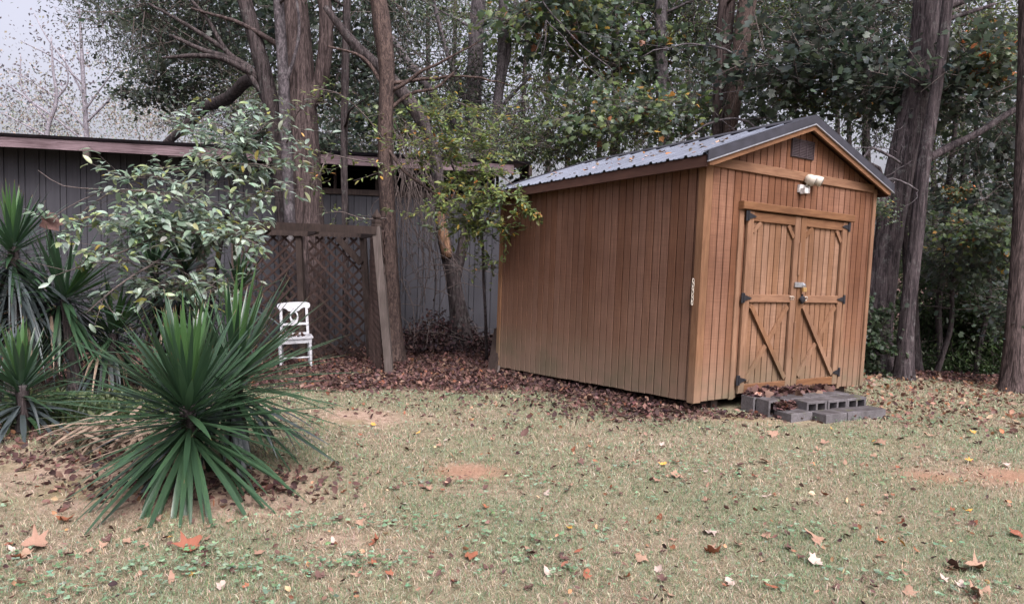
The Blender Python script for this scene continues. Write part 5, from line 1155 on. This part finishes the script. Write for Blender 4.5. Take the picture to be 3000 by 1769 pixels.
# ------------------------------------------------------------------ leaf litter
LIT = [(.072, .040, .037), (.11, .062, .054), (.15, .085, .07), (.05, .031, .031), (.22, .14, .105), (.19, .085, .05)]; LW = [4, 4, 2.5, 3, .8, .4]
def scatter_leaves(X, Y, Z, ls, tilt, cols=LIT, wts=LW, kind='lobed'):
    n = len(X); a = RNG.uniform(0, 6.283, n); D = np.stack([np.cos(a), np.sin(a), RNG.normal(size=n) * tilt], 1)
    return leaves_np(np.stack([X, Y, Z], 1), D, np.array([0, 0, 1.]) + RNG.normal(size=(n, 3)) * tilt * 1.3, ls * RNG.uniform(.5, 1.25, n), palette(n, cols, wts, .22), kind)
def build_litter():
    X, Y = lawn_pts(105000, 5.8, 12.8); p = litter_mask(X, Y); p = np.maximum(p, .014); ins, q = in_shed(X, Y); k = (RNG.uniform(size=len(X)) < p) & (~ins | (q[..., 0] < .35)); X, Y = X[k], Y[k]
    V, fs, c = scatter_leaves(X, Y, gz(X, Y) + RNG.uniform(.003, .035, len(X)), .056, .6, kind='curl')
    parts = [(V, fs, c, 0)]
    # under the yuccas and small crumbs on the lawn
    for (px_, py_, rx, ry, n) in ((540, 1440, .5, .14, 420), (60, 1290, .6, .16, 420), (260, 1360, .4, .12, 260), (760, 1400, .35, .16, 160), (2200, 1225, .5, .06, 120), (2080, 1215, .45, .1, 200), (2560, 1200, .5, .2, 160), (1650, 1200, .9, .35, 300)):
        a_, b_ = gp2(px_, py_); x = a_ + RNG.normal(size=n) * rx; y = b_ + RNG.normal(size=n) * ry; V, fs, c = scatter_leaves(x, y, gz(x, y) + RNG.uniform(.003, .03, n), .048, .6, kind='curl'); parts.append((V, fs, c, 0))
    X, Y = lawn_pts(1700, 2.7, 9.5); k = ~in_shed(X, Y)[0]; X, Y = X[k], Y[k]; V, fs, c = scatter_leaves(X, Y, gz(X, Y) + RNG.uniform(.01, .04, len(X)), .034, .5, LIT + [(.36, .2, .12), (.4, .28, .18)], [2, 3, 3, 2, 2, 1.5, 1.5, 1.], 'curl'); parts.append((V, fs, c, 0))
    # right hand yard: more tan and orange leaves
    X = RNG.uniform(3.4, 8, 2000); Y = RNG.uniform(6.2, 10.8, 2000); k = ~in_shed(X, Y)[0]; X, Y = X[k], Y[k]; V, fs, c = scatter_leaves(X, Y, gz(X, Y) + RNG.uniform(.01, .04, len(X)), .06, .6, [(.25, .155, .11), (.27, .125, .07), (.16, .09, .072), (.34, .25, .18)], [3, 1.5, 4, .8], 'curl'); parts.append((V, fs, c, 0))
    V, fl, C, mi = join_np(parts); o = link(bpy.data.objects.new('leaf_litter', np_mesh('leaf_litter', V, fl, [M['dry']], C))); tag(o, 'carpet of dead brown leaves under the trees and along the shed', 'leaf litter', kind='stuff')
    def pile(nm, lab, pts, ls, tilt=.5, cols=LIT, wts=LW):
        V, fs, c = scatter_leaves(pts[:, 0], pts[:, 1], pts[:, 2], ls, tilt, cols, wts); o = link(bpy.data.objects.new(nm, np_mesh(nm, V, fs, [M['dry']], c))); tag(o, lab, 'fallen leaves', kind='stuff')
    n = 420; uu = RNG.normal(size=n) * .28 + .55; vv = -np.abs(RNG.normal(size=n)) * .07 - .01; P = np.array([tuple(BO + BU * float(a) + BV * float(b)) for a, b in zip(np.clip(uu, .05, 1.05), vv)]); P[:, 2] = BO.z + .165 + RNG.uniform(0, .03, n); pile('step_leaves', 'dead leaves heaped along the back of the block step', P, .075)
    n = 110; P = np.array([tuple(BO + BU * float(a) + BV * float(b)) for a, b in zip(RNG.uniform(.1, .37, n), RNG.uniform(-.36, -.30, n))]); P[:, 2] = BO.z + .09 + RNG.uniform(0, .05, n); pile('step_leaves', 'dead leaves caught in the notch of the block step', P, .07)
    n = 46; P = RNG.uniform(-1, 1, (n, 3)) * np.array([.21, .19, 0]) + np.array([-.02, 0, SH + .03]); P[:, 2] += RNG.uniform(0, .02, n) + .05 * np.exp(-((P[:, 0] + .15) ** 2 + (P[:, 1] - .1) ** 2) / .008); m4 = chair.matrix_basis if False else Matrix.LocRotScale(chair.location, chair.rotation_euler, None); P = np.array([tuple(m4 @ Vector(p)) for p in P]); pile('seat_leaves', 'dead leaves lying on the seat of the white chair', P, .06)
    n = 75; uu = np.clip(RNG.uniform(-.05, 1.25, n), 0, 1.25); cv = RNG.choice([.5, 1.25, 1.9, 2.6], n) + RNG.normal(size=n) * .16; P = np.array([tuple(sworld(float(a), float(b), wtop(float(a)) + .022)) for a, b in zip(uu * .5 + .25 * RNG.choice([0, 1, 2], n), cv)]); pile('roof_leaves', 'scattered dead leaves lying on the metal shed roof', P, .06, .35, [(.3, .2, .14), (.42, .32, .25), (.2, .11, .07), (.34, .15, .06)], [2, 2, 2, 1])
build_litter()
# ------------------------------------------------------------------ single fallen leaves on the lawn
def fallen_mesh(kind, seed, mat):
    r = np.random.default_rng(seed); T_, fs = tmpl('lobed' if kind != 'ov' else 'oval2'); V = T_.copy(); V[:, 1] -= .45; V[:, :2] *= (1 + .12 * r.normal(size=(len(V), 1)))
    c1, c2 = r.uniform(.15, .9) * r.choice([-1, 1, 1]), r.uniform(.1, .7); V[:, 2] = c1 * V[:, 0] ** 2 * 1.4 + c2 * V[:, 1] ** 2 * .9 + .05 * r.normal(size=len(V)) + .1
    top = V.copy(); bot = V.copy(); bot[:, 2] -= .012; n = len(V); fl = [f for f in fs] + [f[:, ::-1] + n for f in fs]
    return np_mesh('fallen_leaf', np.concatenate([top, bot]), fl, [M[mat]], None, True)
KIND = {'tan': ('fl_tan', 'curled tan fallen leaf'), 'rust': ('fl_rust', 'rusty orange fallen leaf'), 'brown': ('fl_brown', 'shrivelled dark brown fallen leaf'), 'yellow': ('fl_yellow', 'bright yellow fallen leaf'), 'pale': ('fl_pale', 'bleached pale fallen leaf')}
FM = {k: [fallen_mesh('lobed' if j < 5 else 'ov', 40 + j + 10 * i, m[0]) for j in range(7)] for i, (k, m) in enumerate(KIND.items())}
def fallen(x, y, kind, size_px):
    p = gpt(x, y); o = bpy.data.objects.new('fallen_leaf', FM[kind][int(RNG.integers(0, 7))]); COL.objects.link(o); s_ = size_px * p.y / F * .95
    o.location = (p.x, p.y, float(gz(p.x, p.y)) + .012); o.scale = (s_, s_, s_); o.rotation_euler = (RNG.normal() * .35 + .25, RNG.normal() * .3, RNG.uniform(0, 6.283))
    zone = 'in the grass of the open lawn'
    for (zx, zy, zr, zt) in ((yb.x, yb.y, 1.5, 'near the big splayed yucca'), (BO.x + .6, BO.y, 1.5, 'near the concrete block step'), (5.4, 7.6, 2.4, 'scattered between the step and the split foot trunk'), (.4, 7.6, 1.7, 'in the grass along the long shed wall'), (-2.6, 7.2, 1.6, 'in the grass before the white chair')):
        if math.hypot(p.x - zx, p.y - zy) < zr: zone = zt; break
    tag(o, KIND[kind][1] + ' ' + zone, 'leaf', kind + ' fallen leaves ' + zone); return o
SPOT = [(189, 1534, 'rust', 47), (99, 1605, 'tan', 80), (79, 1635, 'tan', 42), (205, 1633, 'brown', 48), (254, 1592, 'brown', 36), (322, 1590, 'brown', 32), (373, 1598, 'tan', 30), (495, 1592, 'yellow', 24), (560, 1619, 'rust', 75), (608, 1592, 'tan', 32), (761, 1631, 'tan', 36), (572, 1657, 'pale', 32), (473, 1667, 'tan', 32), (503, 1705, 'tan', 50), (683, 1691, 'brown', 32), (135, 1760, 'tan', 36), (409, 1562, 'tan', 42), (971, 1375, 'tan', 46), (665, 1413, 'rust', 24),
        (1102, 1607, 'rust', 44), (1383, 1648, 'rust', 48), (1598, 1699, 'pale', 36), (1877, 1648, 'tan', 46), (1957, 1757, 'tan', 48), (1538, 1278, 'brown', 48), (1603, 1452, 'pale', 28), (1431, 1336, 'rust', 18), (1979, 1362, 'rust', 24), (1983, 1406, 'tan', 42), (1223, 1275, 'yellow', 24), (1840, 1702, 'rust', 28), (1330, 1726, 'brown', 32), (1315, 1425, 'brown', 36),
        (2085, 1626, 'rust', 54), (2161, 1603, 'tan', 32), (2386, 1584, 'tan', 64), (2578, 1596, 'rust', 30), (2574, 1517, 'tan', 30), (2834, 1509, 'yellow', 34), (2788, 1509, 'rust', 22), (2384, 1655, 'pale', 50), (2788, 1671, 'brown', 72), (2855, 1678, 'tan', 70), (2257, 1734, 'rust', 44), (2663, 1751, 'tan', 44), (2759, 1705, 'pale', 32), (2855, 1761, 'tan', 76), (2240, 1461, 'pale', 36), (2073, 1482, 'tan', 30), (2238, 1361, 'tan', 34), (2263, 1281, 'tan', 36), (2476, 1367, 'tan', 30), (2415, 1302, 'tan', 28), (2718, 1283, 'tan', 42), (2576, 1302, 'tan', 42), (2630, 1377, 'rust', 20), (2972, 1580, 'rust', 42), (2400, 1409, 'tan', 28), (2325, 1500, 'brown', 28)]
for a in SPOT: fallen(*a)
st = fallen(2077, 1576, 'pale', 50); st['label'] = 'white bleached star shaped leaf lying flat on the lawn'; del st['group']
st.rotation_euler = (.12, .1, 2.2)
cnt = len(SPOT) + 1
while cnt < 285:
    y = 1180 + 560 * RNG.random() ** 1.4; x = RNG.uniform(20, 2980); p = gpt(x, y)
    if float(litter_mask(np.array(p.x), np.array(p.y))) > .4 or in_shed(np.array(p.x), np.array(p.y))[0] or (100 < x < 860 and y < 1480) or (2140 < x < 2640 and y < 1250): continue
    fallen(x, y, str(RNG.choice(['tan', 'rust', 'brown', 'yellow', 'pale'], p=[.42, .16, .30, .05, .07])), RNG.uniform(14, 27) * (y - 760) / 640); cnt += 1

# big dead leaf caught in the twigs above the tall yucca
dlp = at(150, 655, 6.55); dl_ = bpy.data.objects.new('hanging_dead_leaf', FM['brown'][1].copy()); dl_.data.materials[0] = M['fl_brown']; COL.objects.link(dl_); dl_.location = dlp; dl_.scale = (.2, .2, .2); dl_.rotation_euler = (1.1, .3, .7)
tag(dl_, 'large curled brown leaf caught in twigs above the tall yucca', 'leaf')
